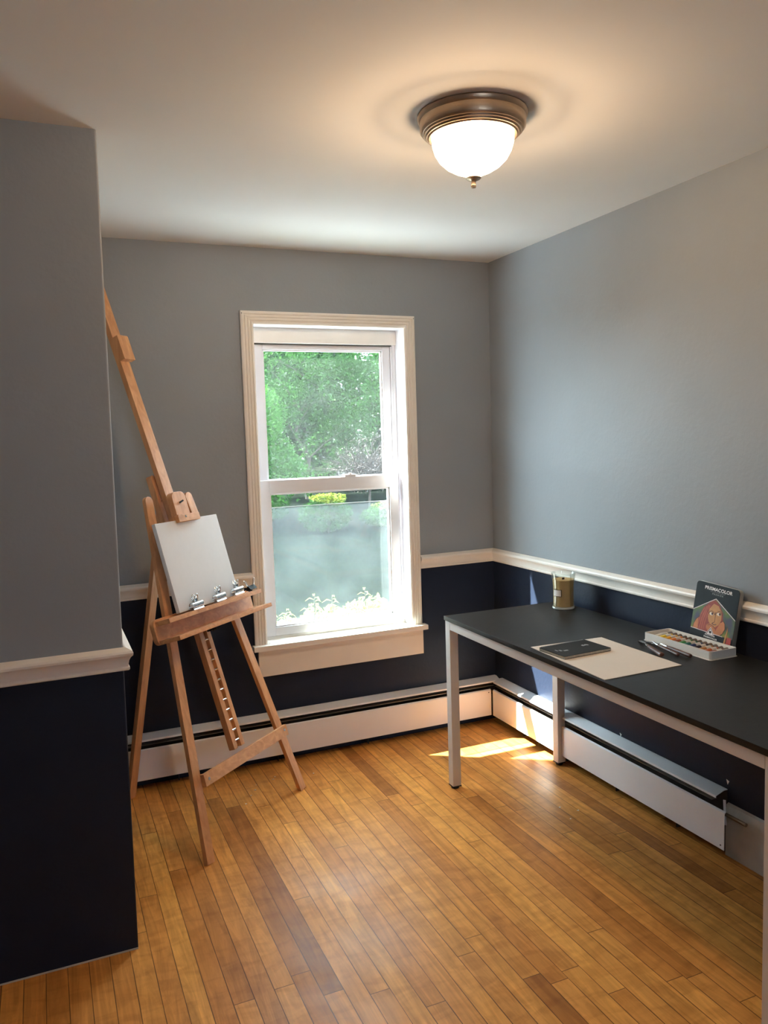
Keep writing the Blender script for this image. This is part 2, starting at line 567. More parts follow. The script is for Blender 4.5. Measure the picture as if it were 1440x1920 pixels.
        self._merge(t)
        return self

    def quad(self, a, b, c, d):
        vs = [self.bm.verts.new(V(x)) for x in (a, b, c, d)]
        self.bm.faces.new(vs)
        return self

    def poly(self, pts):
        self.bm.faces.new([self.bm.verts.new(V(p)) for p in pts])
        return self

    def build(self, name, mat, parent=None, smooth=True, angle=35):
        bm = self.bm
        if parent is not None:
            Mw = WM[parent.name]
        else:
            xs = [v.co for v in bm.verts]
            lo = V(min(c[i] for c in xs) for i in range(3))
            hi = V(max(c[i] for c in xs) for i in range(3))
            Mw = Matrix.Translation(((lo.x + hi.x) / 2, (lo.y + hi.y) / 2, lo.z))
        bmesh.ops.transform(bm, matrix=Mw.inverted(), verts=bm.verts)
        me = bpy.data.meshes.new(name)
        bm.to_mesh(me)
        bm.free()
        if smooth:
            me.polygons.foreach_set('use_smooth', [True] * len(me.polygons))
            try:
                me.set_sharp_from_angle(angle=radians(angle))
            except Exception:
                pass
        me.materials.append(M[mat] if isinstance(mat, str) else mat)
        o = bpy.data.objects.new(name, me)
        COL.objects.link(o)
        if smooth:
            wn = o.modifiers.new('weighted_normals', 'WEIGHTED_NORMAL')
            wn.keep_sharp = True
        if parent is None:
            o.matrix_world = Mw
        else:
            o.parent = parent
        WM[o.name] = Mw
        return o


def thing(name, mat_or_loc, label, cat, group=None):
    o = bpy.data.objects.new(name, None)
    o.empty_display_size = 0.05
    COL.objects.link(o)
    Mw = mat_or_loc if isinstance(mat_or_loc, Matrix) else Matrix.Translation(V(mat_or_loc))
    o.matrix_world = Mw
    WM[o.name] = Mw
    tag(o, label, cat, group)
    return o


def tag(o, label=None, cat=None, group=None, kind=None):
    if label:
        o['label'] = label
    if cat:
        o['category'] = cat
    if group:
        o['group'] = group
    if kind:
        o['kind'] = kind
    return o


def struct(o):
    o['kind'] = 'structure'
    return o


def copy_tree(root, Mw, label=None, parent=None):
    c = root.copy()
    COL.objects.link(c)
    if parent is None:
        c.matrix_world = Mw
        if label:
            c['label'] = label
    else:
        c.parent = parent
    WM[c.name] = Mw
    for ch in list(root.children):
        copy_tree(ch, Mw, None, c)
    return c


def frame(o, x, y, z):
    x, y, z = V(x), V(y), V(z)
    return Matrix(((x.x, y.x, z.x, o[0]), (x.y, y.y, z.y, o[1]), (x.z, y.z, z.z, o[2]), (0, 0, 0, 1)))


# ------------------------------------------------------------------ camera
FPX = 1498.68
CAM = V((-2.1768, -3.6346, 1.523))
yaw, pitch, roll = -0.4039, -0.0925, -0.0307
fw = V((-sin(yaw) * cos(pitch), cos(yaw) * cos(pitch), sin(pitch)))
rt = V((cos(yaw), sin(yaw), 0))
up = rt.cross(fw)
rt, up = cos(roll) * rt + sin(roll) * up, -sin(roll) * rt + cos(roll) * up
cd = bpy.data.cameras.new('camera')
cd.sensor_fit = 'HORIZONTAL'
cd.sensor_width = 36.0
cd.lens = FPX / 1440 * 36.0
cd.clip_start = 0.02
cam = bpy.data.objects.new('camera', cd)
COL.objects.link(cam)
cam.matrix_world = frame(CAM, rt, up, -fw)
SC.camera = cam

# ------------------------------------------------------------------ room shell
H = 2.40
WX0, WX1, WZ0, WZ1 = -1.247, -0.495, 0.572, 2.056      # window opening
PX, PY = -1.985, -1.209                                # closet corner
RXL, RYR = -4.2, -5.3                                  # far ends of the room
WT = 0.125

b = MB().box((RXL, RYR, -.06), (0, 0, 0))
struct(b.build('floor', 'floor'))
b = MB().box((RXL, RYR, H), (.12, .12, H + .08))
struct(b.build('ceiling', 'ceiling'))
b = MB()
g_ = .019
b.box((-2.1, 0, 0), (WX0 - g_, WT, H)).box((WX1 + g_, 0, 0), (0, WT, H)).box((WX0 - g_, 0, 0), (WX1 + g_, WT, WZ0 - .03)).box((WX0 - g_, 0, WZ1 + g_), (WX1 + g_, WT, H))
struct(b.build('wall_back', 'wall', smooth=False))
wr = MB().box((0, RYR, 0), (WT, WT, H)).build('wall_right', 'wall', smooth=False)
struct(wr)
# the closet block that juts into the room, slightly out of plumb
b = MB()
dx = 0.011
b.prism([(RXL, PY)] + [(PX - .006 + .006 * sin(k * pi / 10), PY + .006 - .006 * cos(k * pi / 10)) for k in range(6)] + [(PX, 0), (RXL, 0)], H, Matrix.Identity(4))
for v in b.bm.verts:
    if v.co.x > -3:
        v.co.x += (v.co.z / H - 0.5) * 2 * dx
struct(b.build('wall_closet', 'wall', smooth=False))
struct(MB().box((RXL - .1, RYR, 0), (RXL, 0, H)).build('wall_left', 'wall', smooth=False))
b = MB()
QX0, QX1, QZ0, QZ1 = -1.9, -1.3, 1.15, 1.7  # opening added behind the camera to brighten the walls facing it
b.box((RXL, RYR - .1, 0), (QX0, RYR, H)).box((QX1, RYR - .1, 0), (0, RYR, H)).box((QX0, RYR - .1, 0), (QX1, RYR, QZ0)).box((QX0, RYR - .1, QZ1), (QX1, RYR, H))
struct(b.build('wall_rear', 'wall', smooth=False))
b = MB()
for a_, c_ in (((QX0, QZ0), (QX0 + .04, QZ1)), ((QX1 - .04, QZ0), (QX1, QZ1)), ((QX0 + .04, QZ0), (QX1 - .04, QZ0 + .04)), ((QX0 + .04, QZ1 - .04), (QX1 - .04, QZ1))):
    b.box((a_[0], RYR - .09, a_[1]), (c_[0], RYR + .01, c_[1]), .003)
struct(b.build('added_fill_window', 'sash'))  # frame of the added, unseen fill-light opening

# chair rails -------------------------------------------------------------
RAIL = [(0, 0), (.010, 0), (.013, .004), (.013, .009), (.010, .012), (.010, .020), (.012, .030), (.017, .040),
        (.023, .046), (.024, .053), (.021, .059), (.012, .064), (.004, .068), (0, .068)]


def rail(name, p0, p1, out):
    struct(MB().extrude(RAIL, p0, p1, out, (0, 0, 1)).build(name, 'trim', angle=25))


RB = 0.857
rail('trim_1', (-1.99, 0, RB - .012), (-1.302, 0, RB - .007), (0, -1, 0))
rail('trim_2', (-.433, 0, RB - .002), (0, 0, RB), (0, -1, 0))
rail('trim_3', (0, 0, RB), (0, RYR, RB + .022), (-1, 0, 0))
b = MB()
z0 = .860
b.mitre(RAIL, [(RXL, PY, z0), (PX, PY, z0 + .006), (PX, -.001, z0)], [(0, -1, 0), (1, -1, 0), (1, 0, 0)], (0, 0, 1))
struct(b.build('trim_4', 'trim', angle=25))

# ------------------------------------------------------------------ window
wroot = bpy.data.objects.new('window_1', None)
COL.objects.link(wroot)
wroot.matrix_world = Matrix.Translation((-.87, 0, WZ0))
WM['window_1'] = wroot.matrix_world.copy()
struct(wroot)
# fluted casing, mitred at the two top corners
CW = 0.0585
FL = [(0, 0), (0, .016), (.006, .019), (.010, .019), (.0125, .0155), (.0155, .0155), (.018, .019), (.024, .019), (.0265, .0155),
      (.0295, .0155), (.032, .019), (.038, .019), (.0405, .0155), (.0435, .0155), (.046, .019), (.052, .019), (CW, .016), (CW, 0)]
b = MB()
b.mitre(FL, [(WX0, 0, WZ0), (WX0, 0, WZ1), (WX1, 0, WZ1), (WX1, 0, WZ0)], [(-1, 0, 0), (-1, 0, 1), (1, 0, 1), (1, 0, 0)], (0, -1, 0))
b.build('casing', 'trim', wroot, angle=20)
for x in (WX0 - CW + .006, WX1 + CW - .006):
    b = MB().cyl((x, -.0185, WZ1 + CW - .012), (x, -.0195, WZ1 + CW - .012), .0022, seg=10)
    b.build('nail_hole', 'dark_gap', wroot)
# jamb boards and header
b = MB()
b.box((WX0 - .02, -.001, WZ0), (WX0, WT + .05, WZ1)).box((WX1, -.001, WZ0), (WX1 + .02, WT + .05, WZ1)).box((WX0 - .02, -.001, WZ1), (WX1 + .02, WT + .05, WZ1 + .02))
b.build('jamb', 'sash', wroot, smooth=False)
b = MB()
b.box((WX0, .085, 1.985), (WX1, .12, WZ1), .002)
b.build('header_board', 'trim', wroot)
# tracks (stops) at the sides
for s, x in ((1, WX0), (-1, WX1)):
    b = MB().box((x, .095, WZ0), (x + s * .016, .126, 1.985), .002)
    b.box((x + s * .0155, .1, WZ0), (x + s * .026, .126, 1.985), .002)
    b.build('track', 'sash', wroot)
b = MB().box((WX0 + .02, .096, 1.979), (WX1 - .02, .12, 1.985))
b.build('weather_gap', 'dark_gap', wroot)


def sash(name, x0, x1, z0, z1, y0, y1, st, top, bot, pane_mat):
    b = MB()
    bv = .0035
    b.box((x0, y0, z0), (x0 + st, y1, z1), bv).box((x1 - st, y0, z0), (x1, y1, z1), bv)
    b.box((x0 + st * .98, y0, z1 - top), (x1 - st * .98, y1, z1), bv).box((x0 + st * .98, y0, z0), (x1 - st * .98, y1, z0 + bot), bv)
    # glazing bead
    g = .007
    for (a, c, zz0, zz1) in ((x0 + st, x0 + st + g, z0 + bot, z1 - top), (x1 - st - g, x1 - st, z0 + bot, z1 - top)):
        b.box((a, y0 + .006, zz0), (c, y1, zz1), .001)
    for (zz0, zz1) in ((z0 + bot, z0 + bot + g), (z1 - top - g, z1 - top)):
        b.box((x0 + st, y0 + .006, zz0), (x1 - st, y1, zz1), .001)
    s = b.build(name, 'sash', wroot)
    ym = (y0 + y1) / 2
    b = MB().box((x0 + st - .003, ym - .0015, z0 + bot - .003), (x1 - st + .003, ym + .0015, z1 - top + .003))
    b.build('pane', pane_mat, s, smooth=False)
    return s


sash('upper_sash', WX0 + .027, WX1 - .027, 1.283, 1.979, .104, .126, .042, .022, .05, 'pane_up')
lo = sash('lower_sash', WX0 + .017, WX1 - .017, .585, 1.338, .064, .094, .048, .064, .042, 'pane_low')
b = MB().box((-.80, .064, 1.338), (-.74, .09, 1.349), .003).cyl((-.77, .07, 1.349), (-.77, .07, 1.356), .008, seg=14)
b.build('sash_lock', 'sash', wroot)
b = MB().box((WX0 + .03, .134, .60), (WX1 - .03, .1352, 1.20))
b.build('insect_screen', 'screen', wroot, smooth=False)
b = MB().box((WX0 + .03, .133, 1.199), (WX1 - .03, .137, 1.2025))
b.build('screen_bar', 'fin', wroot)
# stool, apron, outside sill
b = MB().box((WX0 - .072, -.048, .5465), (WX1 + .078, 0, WZ0), .004).box((WX0 + .001, -.01, .5465), (WX1 - .001, .066, WZ0), .001)
b.build('stool', 'trim', wroot)
b = MB().box((WX0 - .045, -.018, .418), (WX1 + .062, 0, .5465), .002)
b.build('apron', 'trim', wroot)
b = MB()
b.box((WX0 - .07, .066, .52), (WX1 + .07, .24, .585), .003)
b.build('outside_sill', 'siding', wroot)

# ------------------------------------------------------------------ baseboard heaters
FP = -.063


def heater(name, along, a0, a1, label, hood_end, panel_a0, panel_a1):
    """profile in (out, z); along = 'x' or 'y'."""
    def pt(a, o, z):
        return (a, -o, z) if along == 'x' else (-o, a, z)
    ex = (0, -1, 0) if along == 'x' else (-1, 0, 0)
    root = thing(name, pt((a0 + a1) / 2, .03, 0), label, 'heater')
    MB().extrude([(.001, .02), (.004, .02), (.004, .236), (.001, .236)], pt(a0, 0, 0), pt(hood_end, 0, 0), ex, (0, 0, 1)).build('back_plate', 'heater_in', root)
    MB().extrude([(.001, .2365), (.001, .239), (.018, .239), (.056, .226), (.058, .2185), (.0565, .2185), (.0545, .2245), (.017, .2365)],
                 pt(a0, 0, 0), pt(hood_end, 0, 0), ex, (0, 0, 1)).build('hood', 'heater', root)
    b = MB()
    b.extrude([(.0625, .046), (.064, .046), (.064, .174), (.0625, .182), (.056, .186), (.055, .184), (.061, .180), (.0625, .174)],
              pt(panel_a0, 0, 0), pt(panel_a1, 0, 0), ex, (0, 0, 1))
    b.build('front_panel', 'heater', root)
    # damper blade in the slot and the finned pipe behind the panel
    MB().extrude([(.02, .197), (.021, .199), (.044, .198), (.044, .1965)], pt(a0 + .01, 0, 0), pt(hood_end - (.03 if along == 'x' else -.03), 0, 0), ex, (0, 0, 1)).build('damper', 'fin', root)
    b = MB()
    n = 90
    lo_, hi_ = min(a0, hood_end) + .05, max(a0, hood_end) - .05
    for i in range(n):
        a = lo_ + (hi_ - lo_) * i / (n - 1)
        p, q = pt(a - .0006, .012, .085), pt(a + .0006, .052, .155)
        b.box(p, q)
    b.build('fin_block', 'fin', root, smooth=False)
    b = MB().cyl(pt(min(a0, a1) + .005, .034, .163), pt(max(a0, a1) - .005, .034, .163), .0065, seg=14)
    b.build('water_pipe', 'copper', root)
    k = 4
    for i in range(k):
        a = lo_ + (hi_ - lo_) * (i + .5) / k
        p, q = pt(a - .002, .004, .0), pt(a + .002, .022, .05)
        MB().box(p, q).build('bracket', 'heater_in', root, smooth=False)
    return root


hb = heater('baseboard_heater', 'x', -1.97, -.004, 'white baseboard heater under the window along the wall behind the easel', -.006, -1.94, -.068)
b = MB().cyl((-.082, -.0638, .17), (-.082, -.0648, .17), .003, seg=10)
b.build('screw', 'dark_gap', hb)
b = MB().box((-1.975, -.062, .03), (-1.945, -.004, .232), .004)
b.build('end_cap', 'heater', hb)
hr = heater('baseboard_heater', 'y', -.07, -1.70, 'white baseboard heater under the black desk with its end cap missing', -1.582, -.074, -1.628)
b = MB().cyl((-.0638, -1.612, .06), (-.0648, -1.612, .06), .003, seg=10)
b.build('screw', 'dark_gap', hr)
b = MB().board((-.012, -1.578, .2), (-.03, -1.60, .12), (0, 1, 0), .012, .002)
b.build('hood_strap', 'heater', hr)

# the bare old baseboard past the end of the heater
b = MB().extrude([(0, .0), (.013, .0), (.013, .165), (.009, .18), (.009, .186), (0, .192)], (0, -1.585, 0), (0, RYR, 0), (-1, 0, 0), (0, 0, 1))
struct(b.build('baseboard_right', 'old_base', angle=20))
b = MB().box((RXL, PY - .003, 0), (PX - .012, PY, .004))
struct(b.build('trim_5', 'old_base'))

# flakes of white paint on the navy wall
rnd = random.Random(4)
for (y, z, s) in ((-1.01, .247, .011), (-1.582, .268, .012)):
    b = MB()
    b.prism([(-s * .5, s * .5), (s * .6, s * .2), (0, -s)], .0008, frame((-.0008, y, z), (0, -1, 0), (0, 0, 1), (-1, 0, 0)))
    o = b.build('paint_chip', 'chip')
    tag(o, 'white bare chip in the navy paint above the desk heater, ' + ('by the desk rear leg' if y > -1.2 else 'by the heater open end'), 'paint chip', 'chips in the navy wall paint')
for i, (x, y) in enumerate(((-1.385, -.235), (-1.30, -.215), (-1.285, -.19), (-1.40, -.285), (-1.43, -.33), (-1.115, -.235), (-1.47, -.40), (-1.20, -.23), (-.32, -1.02), (-.27, -1.075), (-.34, -1.12))):
    b = MB()
    s = rnd.uniform(.004, .008)
    pts = [(s * cos(k * 2.1 + i) * rnd.uniform(.5, 1.1), s * sin(k * 2.1 + i) * rnd.uniform(.5, 1.1)) for k in range(3)]
    b.prism(pts, .0012, Matrix.Translation((x, y, .0002)))
    o = b.build('paint_flake', 'chip')
    near = x < -.8
    tag(o, 'tiny white paint flake on the floor behind the easel' if near else 'tiny white paint flake on the floor beneath the desk', 'paint flake',
        'paint flakes behind the easel' if near else 'paint flakes beneath the desk')

# ------------------------------------------------------------------ easel
EM = V((-1.4515, -.5977, 0))
e1 = V((.74239, .66997, 0))
bk = V((-.66997, .74239, 0))
th = radians(16)
e2 = V((0, 0, 1)) * cos(th) + bk * sin(th)
nf = e1.cross(e2).normalized()
if nf.dot(bk) > 0:
    nf = -nf
HW = .3308
EL = EM - e1 * HW


def E(a, b_, o=0.0):
    return EL + e1 * a + e2 * b_ + nf * o


def MD(d, z, a=0.0):
    return EM + bk * d + V((0, 0, z)) + e1 * a


easel = thing('easel', EM + bk * .3, 'wooden studio easel with a tall leaning mast holding a blank canvas', 'easel')
MB().board(E(.0, .001, 0), E(.212, 1.375, 0), e1, .042, .018, 0, .02).build('leg', 'beech', easel)
MB().board(E(.6616, .001, 0), E(.4496, 1.375, 0), e1, .042, .018, 0, .02).build('leg', 'beech', easel)
b = MB().board(MD(.655, 0, -.015), MD(.40, 1.30, .0), e1, .042, .02, 0, .015)
b.build('leg', 'beech', easel)['label'] = 'rear prop leg'
MB().board(E(.045, .289, .018), E(.617, .283, .018), e2, .046, .0175).build('crossbar', 'beech_x', easel)
for a in (.068, .594):
    p = E(a, .2885, .0355)
    MB().cyl(p, p + nf * .002, .006, seg=14).build('screw', 'chrome', easel)
# lower mast: two rails with a toothed strip in the slot
ms = MB()
for s in (-1, 1):
    ms.board(MD(.09, .305, s * .0235), MD(.437, 1.40, s * .0235), e1, .023, .028, 0, .010)
ms.build('lower_mast', 'beech', easel)
b = MB()
d0, d1 = MD(.09, .31), MD(.40, 1.29)
dn = (d1 - d0).normalized()
mn = e1.cross(dn).normalized()
if mn.dot(bk) > 0:
    mn = -mn
b.board(d0 - mn * .018, d1 - mn * .018, e1, .0245, .008)
b.build('ratchet_strip', 'beech', easel)
for i in range(17):
    p = d0 + dn * (.025 + i * .042) - mn * .006
    MB().cyl(p - e1 * .011, p + e1 * .011, .0042, seg=10).build('ratchet_pin', 'chrome', easel)
# upper mast
U0, U1 = MD(.318, 1.166), MD(.705, 2.262)
ud = (U1 - U0).normalized()
un = e1.cross(ud).normalized()
if un.dot(bk) > 0:
    un = -un


def UM(t, a=0.0, o=0.0):
    return U0 + ud * t + e1 * a + un * o


MB().board(UM(0), UM((U1 - U0).length), e1, .052, .024, 0, .01).build('upper_mast', 'beech', easel)
ts = ((1.917 - 1.166) / ud.z)
b = MB().board(UM(ts - .055, .004, .026), UM(ts + .05, .004, .026), e1, .062, .026, .0, .006)
b.build('stop_block', 'beech', easel)
# sliding canvas holder
hb_ = MB()
hb_.board(E(.318, 1.262, .056), E(.318, 1.372, .056), e1, .082, .03, 0, .026)
hold = hb_.build('canvas_holder', 'beech', easel)
b = MB().board(E(.325, 1.246, .075), E(.325, 1.276, .075), e1, .132, .019, .006, .006)
b.board(E(.325, 1.258, .056), E(.325, 1.276, .056), e1, .132, .03)
b.build('holder_lip', 'beech_x', easel)
b = MB().board(E(.308, 1.325, .0585), E(.334, 1.333, .0585), e2, .007, .004, .003, .003)
b.build('keyhole', 'black_steel', hold)
b = MB().cyl(E(.303, 1.265, .074), E(.303, 1.265, .0765), .005, seg=12)
b.build('screw', 'chrome', easel)
# clamp arm behind the mast
b = MB().board(E(.318, 1.262, -.045), E(.318, 1.43, -.048), e1, .03, .014, 0, .012)
b.build('clamp_arm', 'beech', easel)
# canvas tray: board with two ledges standing out of it


def T(a, b_, o):
    return E(a, b_ + (a - .335) * .022, o)


tilt = (T(1, 0, 0) - T(0, 0, 0)).normalized()
tup = nf.cross(tilt).normalized()
if tup.z < 0:
    tup = -tup
b = MB().board(T(.335, .812, .02), T(.335, .908, .02), tilt, .625, .02, .022, .022)
tray = b.build('tray_board', 'beech_x', easel)
b = MB().board(T(.335, .882, .09), T(.335, .899, .09), tilt, .604, .07)
b.build('upper_ledge', 'beech_x', easel)
b = MB().board(T(.335, .813, .12), T(.335, .829, .12), tilt, .612, .10)
b.build('lower_ledge', 'beech_x', easel)
b = MB().cyl(E(.345, .80, -.01), E(.345, .80, .035), .005, seg=12)
for s in (-1, 1):
    b.tube([E(.345 + s * x, .80 + y, .032) for x, y in ((0, 0), (.012, .012), (.022, .012), (.026, .002), (.018, -.006), (0, 0))], .002, seg=6)
b.build('wing_nut', 'black_steel', easel)

# canvas
b = MB().board(E(.3315, .9045, .0555), E(.3315, 1.257, .0555), e1, .386, .018, .002, .002, bev=.002)
cv = b.build('blank_canvas', 'canvas')
tag(cv, 'blank white stretched canvas clamped on the wooden easel', 'canvas')


# bulldog clips ------------------------------------------------------------
def bulldog(a, label, base=None):
    o = T(a, .9, .0735)
    Mw = frame(o, tilt, tup, nf)
    if base is not None:
        return copy_tree(base, Mw, label)
    root = thing('bulldog_clip', Mw, label, 'clip', 'silver bulldog clips on the easel ledge')
    Lc = .031

    def W(x, y, z):
        return Mw @ V((x, y, z))
    # spring barrel: an open tube
    b = MB()
    seg = 26
    for ro, ri in ((.0125, .0112),):
        R = []
        for k in range(seg):
            an = -pi / 2 + .28 + (2 * pi - .56) * k / (seg - 1)
            R.append((an, ro, ri))
        t = b.bm
        rows = []
        for an, ro_, ri_ in R:
            rows.append([t.verts.new(W(x, .0195 + r_ * sin(an), r_ * cos(an))) for x, r_ in ((-Lc, ro_), (Lc, ro_), (Lc, ri_), (-Lc, ri_))])
        for r0, r1 in zip(rows, rows[1:]):
            for k in range(4):
                t.faces.new((r0[k], r0[(k + 1) % 4], r1[(k + 1) % 4], r1[k]))
        t.faces.new(rows[0])
        t.faces.new(rows[-1])
        bmesh.ops.recalc_face_normals(t, faces=t.faces[:])
    b.build('barrel', 'chrome', root)
    b = MB()
    b.board(W(0, .0005, .011), W(0, .009, .006), tilt, Lc * 2, .0012)
    b.build('jaw', 'chrome', root)
    b = MB()
    b.board(W(0, .0005, -.009), W(0, .009, -.004), tilt, Lc * 2, .0012)
    b.build('jaw', 'chrome', root)
    for s, lean in ((-1, .002), (1, .012)):
        b = MB()
        path = []
        for x, y in ((-.010, .024), (-.010, .040), (-.009, .052), (-.005, .059), (0, .061), (.005, .059), (.009, .052), (.010, .040), (.010, .024)):
            path.append(W(x + (.004 if s > 0 else -.004), y, -.004 + lean * (y - .02) / .04 * 1.2))
        b.tube(path, .0016, seg=8)
        b.board(W(.004 * s, .029, -.004 + lean * .2), W(.004 * s, .043, -.004 + lean * .65), tilt, .014, .0012)
        c = W(.004 * s, .052, -.004 + lean * .95)
        ring = [c + tilt * .0045 * cos(k * pi / 6) + tup * .0045 * sin(k * pi / 6) for k in range(12)]
        b.tube(ring, .0011, seg=6, closed=True)
        b.build('grip', 'chrome', root)
    return root


clip0 = bulldog(.222, 'silver bulldog clip lowest on the easel ledge, over the canvas bottom corner')
bulldog(.370, 'silver bulldog clip in the middle of the row of three on the easel ledge', clip0)
bulldog(.497, 'silver bulldog clip beside the black binder clip on the easel ledge', clip0)

# black binder clip
Bo = T(.598, .9, .072)
Bm = frame(Bo, tilt, tup, nf)
bc = thing('binder_clip', Bm, 'black binder clip with two raised wire handles at the ledge end by the window', 'clip')


def BW_(x, y, z):
    return Bm @ V((x, y, z))


b = MB()
prof = [(-.012, 0), (.012, 0), (.0125, .0015), (.002, .0195), (-.002, .0195), (-.0125, .0015)]
b.extrude(prof, BW_(-.024, 0, 0), BW_(.024, 0, 0), nf, tup)
b.build('body', 'black_steel', bc)
for s in (-1, 1):
    b = MB()
    path = []
    for x, y in ((-.006, .014), (-.0035, .030), (-.0055, .040), (-.004, .0445), (0, .046), (.004, .0445), (.0055, .040), (.0035, .030), (.006, .014)):
        path.append(BW_(x + s * .014 + s * (y - .02) * .12, y, .003 * s + s * (y - .015) * .35))
    b.tube(path, .0012, seg=8)
    b.build('handle', 'chrome', bc)

# ------------------------------------------------------------------ ceiling light
LC = V((-1.022, -1.636, H))
lamp = thing('ceiling_light', LC, 'round flush ceiling light with a bronze rim and glowing frosted bowl', 'ceiling light')
Ml = Matrix.Translation(LC)
b = MB().lathe([(0, 0), (.150, 0), (.152, -.004), (.150, -.012), (.146, -.016), (.146, -.02), (.1455, -.038), (.139, -.046), (.136, -.046),
                (.1335, -.051), (.130, -.051), (.1275, -.056), (.124, -.056), (.121, -.060), (.114, -.060), (.112, -.05), (0, -.05)], Ml, 72)
b.build('rim', 'brass', lamp, angle=40)
b = MB().lathe([(.1125, -.052), (.1135, -.062), (.112, -.078), (.106, -.098), (.094, -.118), (.076, -.135), (.054, -.148), (.034, -.156), (.02, -.161), (.016, -.166), (0, -.167)], Ml, 64)
b.build('glass_bowl', 'bowl', lamp, angle=60)
b = MB().lathe([(0, -.056), (.012, -.056), (.014, -.062), (.026, -.072), (.03, -.085), (.026, -.099), (.014, -.109), (0, -.112)], Ml, 24)
b.build('bulb', 'bulb', lamp)
b = MB().lathe([(0, -.05), (.016, -.05), (.016, -.058), (0, -.058)], Ml, 20)
b.build('socket', 'plastic', lamp)
b = MB().lathe([(0, -.164), (.021, -.166), (.022, -.1685), (.018, -.172), (.010, -.174), (.0065, -.177), (.0065, -.186), (.0075, -.188), (.0065, -.194), (0, -.196)], Ml, 24)
b.build('finial', 'brass', lamp)

# ------------------------------------------------------------------ desk
DX0, DX1, DY0, DY1, DZ = -.632, -.040, -2.329, -.635, .757
desk = thing('desk', ((DX0 + DX1) / 2, (DY0 + DY1) / 2, 0), 'long desk with a black top on white square steel legs', 'desk')
MB().box((DX0, DY0, DZ - .018), (DX1, DY1, DZ), .0015).build('tabletop', 'desk_top', desk)
b = MB()
LW = .04
ins = .004
x0, x1, y0, y1 = DX0 + ins, DX1 - ins, DY0 + ins, DY1 - ins
for a, c in (((x0, y0 + LW, DZ - .054), (x0 + .03, y1 - LW, DZ - .018)), ((x1 - .03, y0 + LW, DZ - .054), (x1, y1 - LW, DZ - .018)),
             ((x0 + LW, y0, DZ - .054), (x1 - LW, y0 + .03, DZ - .018)), ((x0 + LW, y1 - .03, DZ - .054), (x1 - LW, y1, DZ - .018))):
    b.box(a, c, .003)
b.build('frame', 'desk_leg', desk)
for (lx, ly) in ((x0, y1 - LW), (x1 - LW, y1 - LW), (x0, y0), (x1 - LW, y0)):
    lg = MB().box((lx, ly, .013), (lx + LW, ly + LW, DZ - .018), .003).build('leg', 'desk_leg', desk)
    b = MB().box((lx - .001, ly - .001, .009), (lx + LW + .001, ly + LW + .001, .013), .001)
    b.cyl((lx + LW / 2, ly + LW / 2, 0), (lx + LW / 2, ly + LW / 2, .01), .0165, seg=20)
    b.build('foot_pad', 'rubber', lg)

# candle -------------------------------------------------------------------
CC = V((-.113, -.772, DZ))
Mc = Matrix.Translation(CC)
candle = thing('jar_candle', CC, 'caramel coloured candle in a tall waisted glass jar on the desk', 'candle')
JH = .157
prof_o = [(.0495, 0.0), (.0505, .006), (.0485, .014), (.0470, .03), (.0462, .06), (.0466, .09), (.0485, .125), (.0515, .150), (.0525, JH)]
prof_i = [(r - .0028, z) for r, z in reversed(prof_o[2:])]
b = MB().lathe(prof_o + [(.0512, JH + .0008)] + prof_i + [(.040, .013), (0, .012)], Mc, 48)
b.build('jar', 'jar', candle, angle=50)
b = MB().lathe([(0, .0004), (.046, .0004), (.0485, .004), (.047, .0105), (.043, .0115), (0, .0115)], Mc, 48)
b.build('jar_base', 'jar_base', candle)
b = MB().lathe([(0, .0125), (.0425, .0125), (.0435, .02), (.0432, .06), (.0436, .09), (.0452, .122), (.0455, .128), (.043, .1295), (.0, .127)], Mc, 48)
b.build('wax', 'wax', candle)
b = MB().box(CC + V((-.006, -.001, .1265)), CC + V((.006, .001, .136)))
b.build('wick', 'wick', candle)


def jar_label(r, a0, a1, z0_, z1_, name, mat, par):
    b = MB()
    n = 14
    t = b.bm
    rows = []
    for i in range(n + 1):
        a = a0 + (a1 - a0) * i / n
        rows.append([t.verts.new(CC + V((r * cos(a), r * sin(a), z))) for z in (z0_, z1_)] +
                    [t.verts.new(CC + V(((r + .0005) * cos(a), (r + .0005) * sin(a), z))) for z in (z1_, z0_)])
    for r0, r1 in zip(rows, rows[1:]):
        for k in range(4):
            t.faces.new((r0[k], r0[(k + 1) % 4], r1[(k + 1) % 4], r1[k]))
    t.faces.new(rows[0])
    t.faces.new(rows[-1])
    bmesh.ops.recalc_face_normals(t, faces=t.faces[:])
    return b.build(name, mat, par)


la0, la1 = radians(174), radians(226)
lb = jar_label(.0472, la0, la1, .058, .089, 'label_sticker', 'label_edge', candle)
jar_label(.0478, la0 + .06, la1 - .08, .0605, .0865, 'label_face', 'label_pale', lb)

# drawing board paper ------------------------------------------------------
pc = [(-.6005, -1.250), (-.2985, -1.263), (-.305, -1.676), (-.6205, -1.684)]
b = MB().prism([(p[0], p[1]) for p in pc], .0025, Matrix.Translation((0, 0, DZ)), .0004)
tag(b.build('drawing_sheet', 'paper'), 'large blank cream sheet of card lying on the black desk under the notebook', 'sheet of card')

# notebook -----------------------------------------------------------------
NB = V((-.4965, -1.368, DZ + .0025))
ang = radians(3.5)
Mn = Matrix.Translation(NB) @ Matrix.Rotation(ang, 4, 'Z')
nbk = thing('notebook', Mn, 'charcoal spiral notebook lying on the cream card sheet', 'notebook')
hx, hy = .103, .070
b = MB().box((-hx + .001, -hy + .001, .0015), (hx - .001, hy - .002, .0095), mat=Mn)
b.build('pages', 'book_pages', nbk, smooth=False)


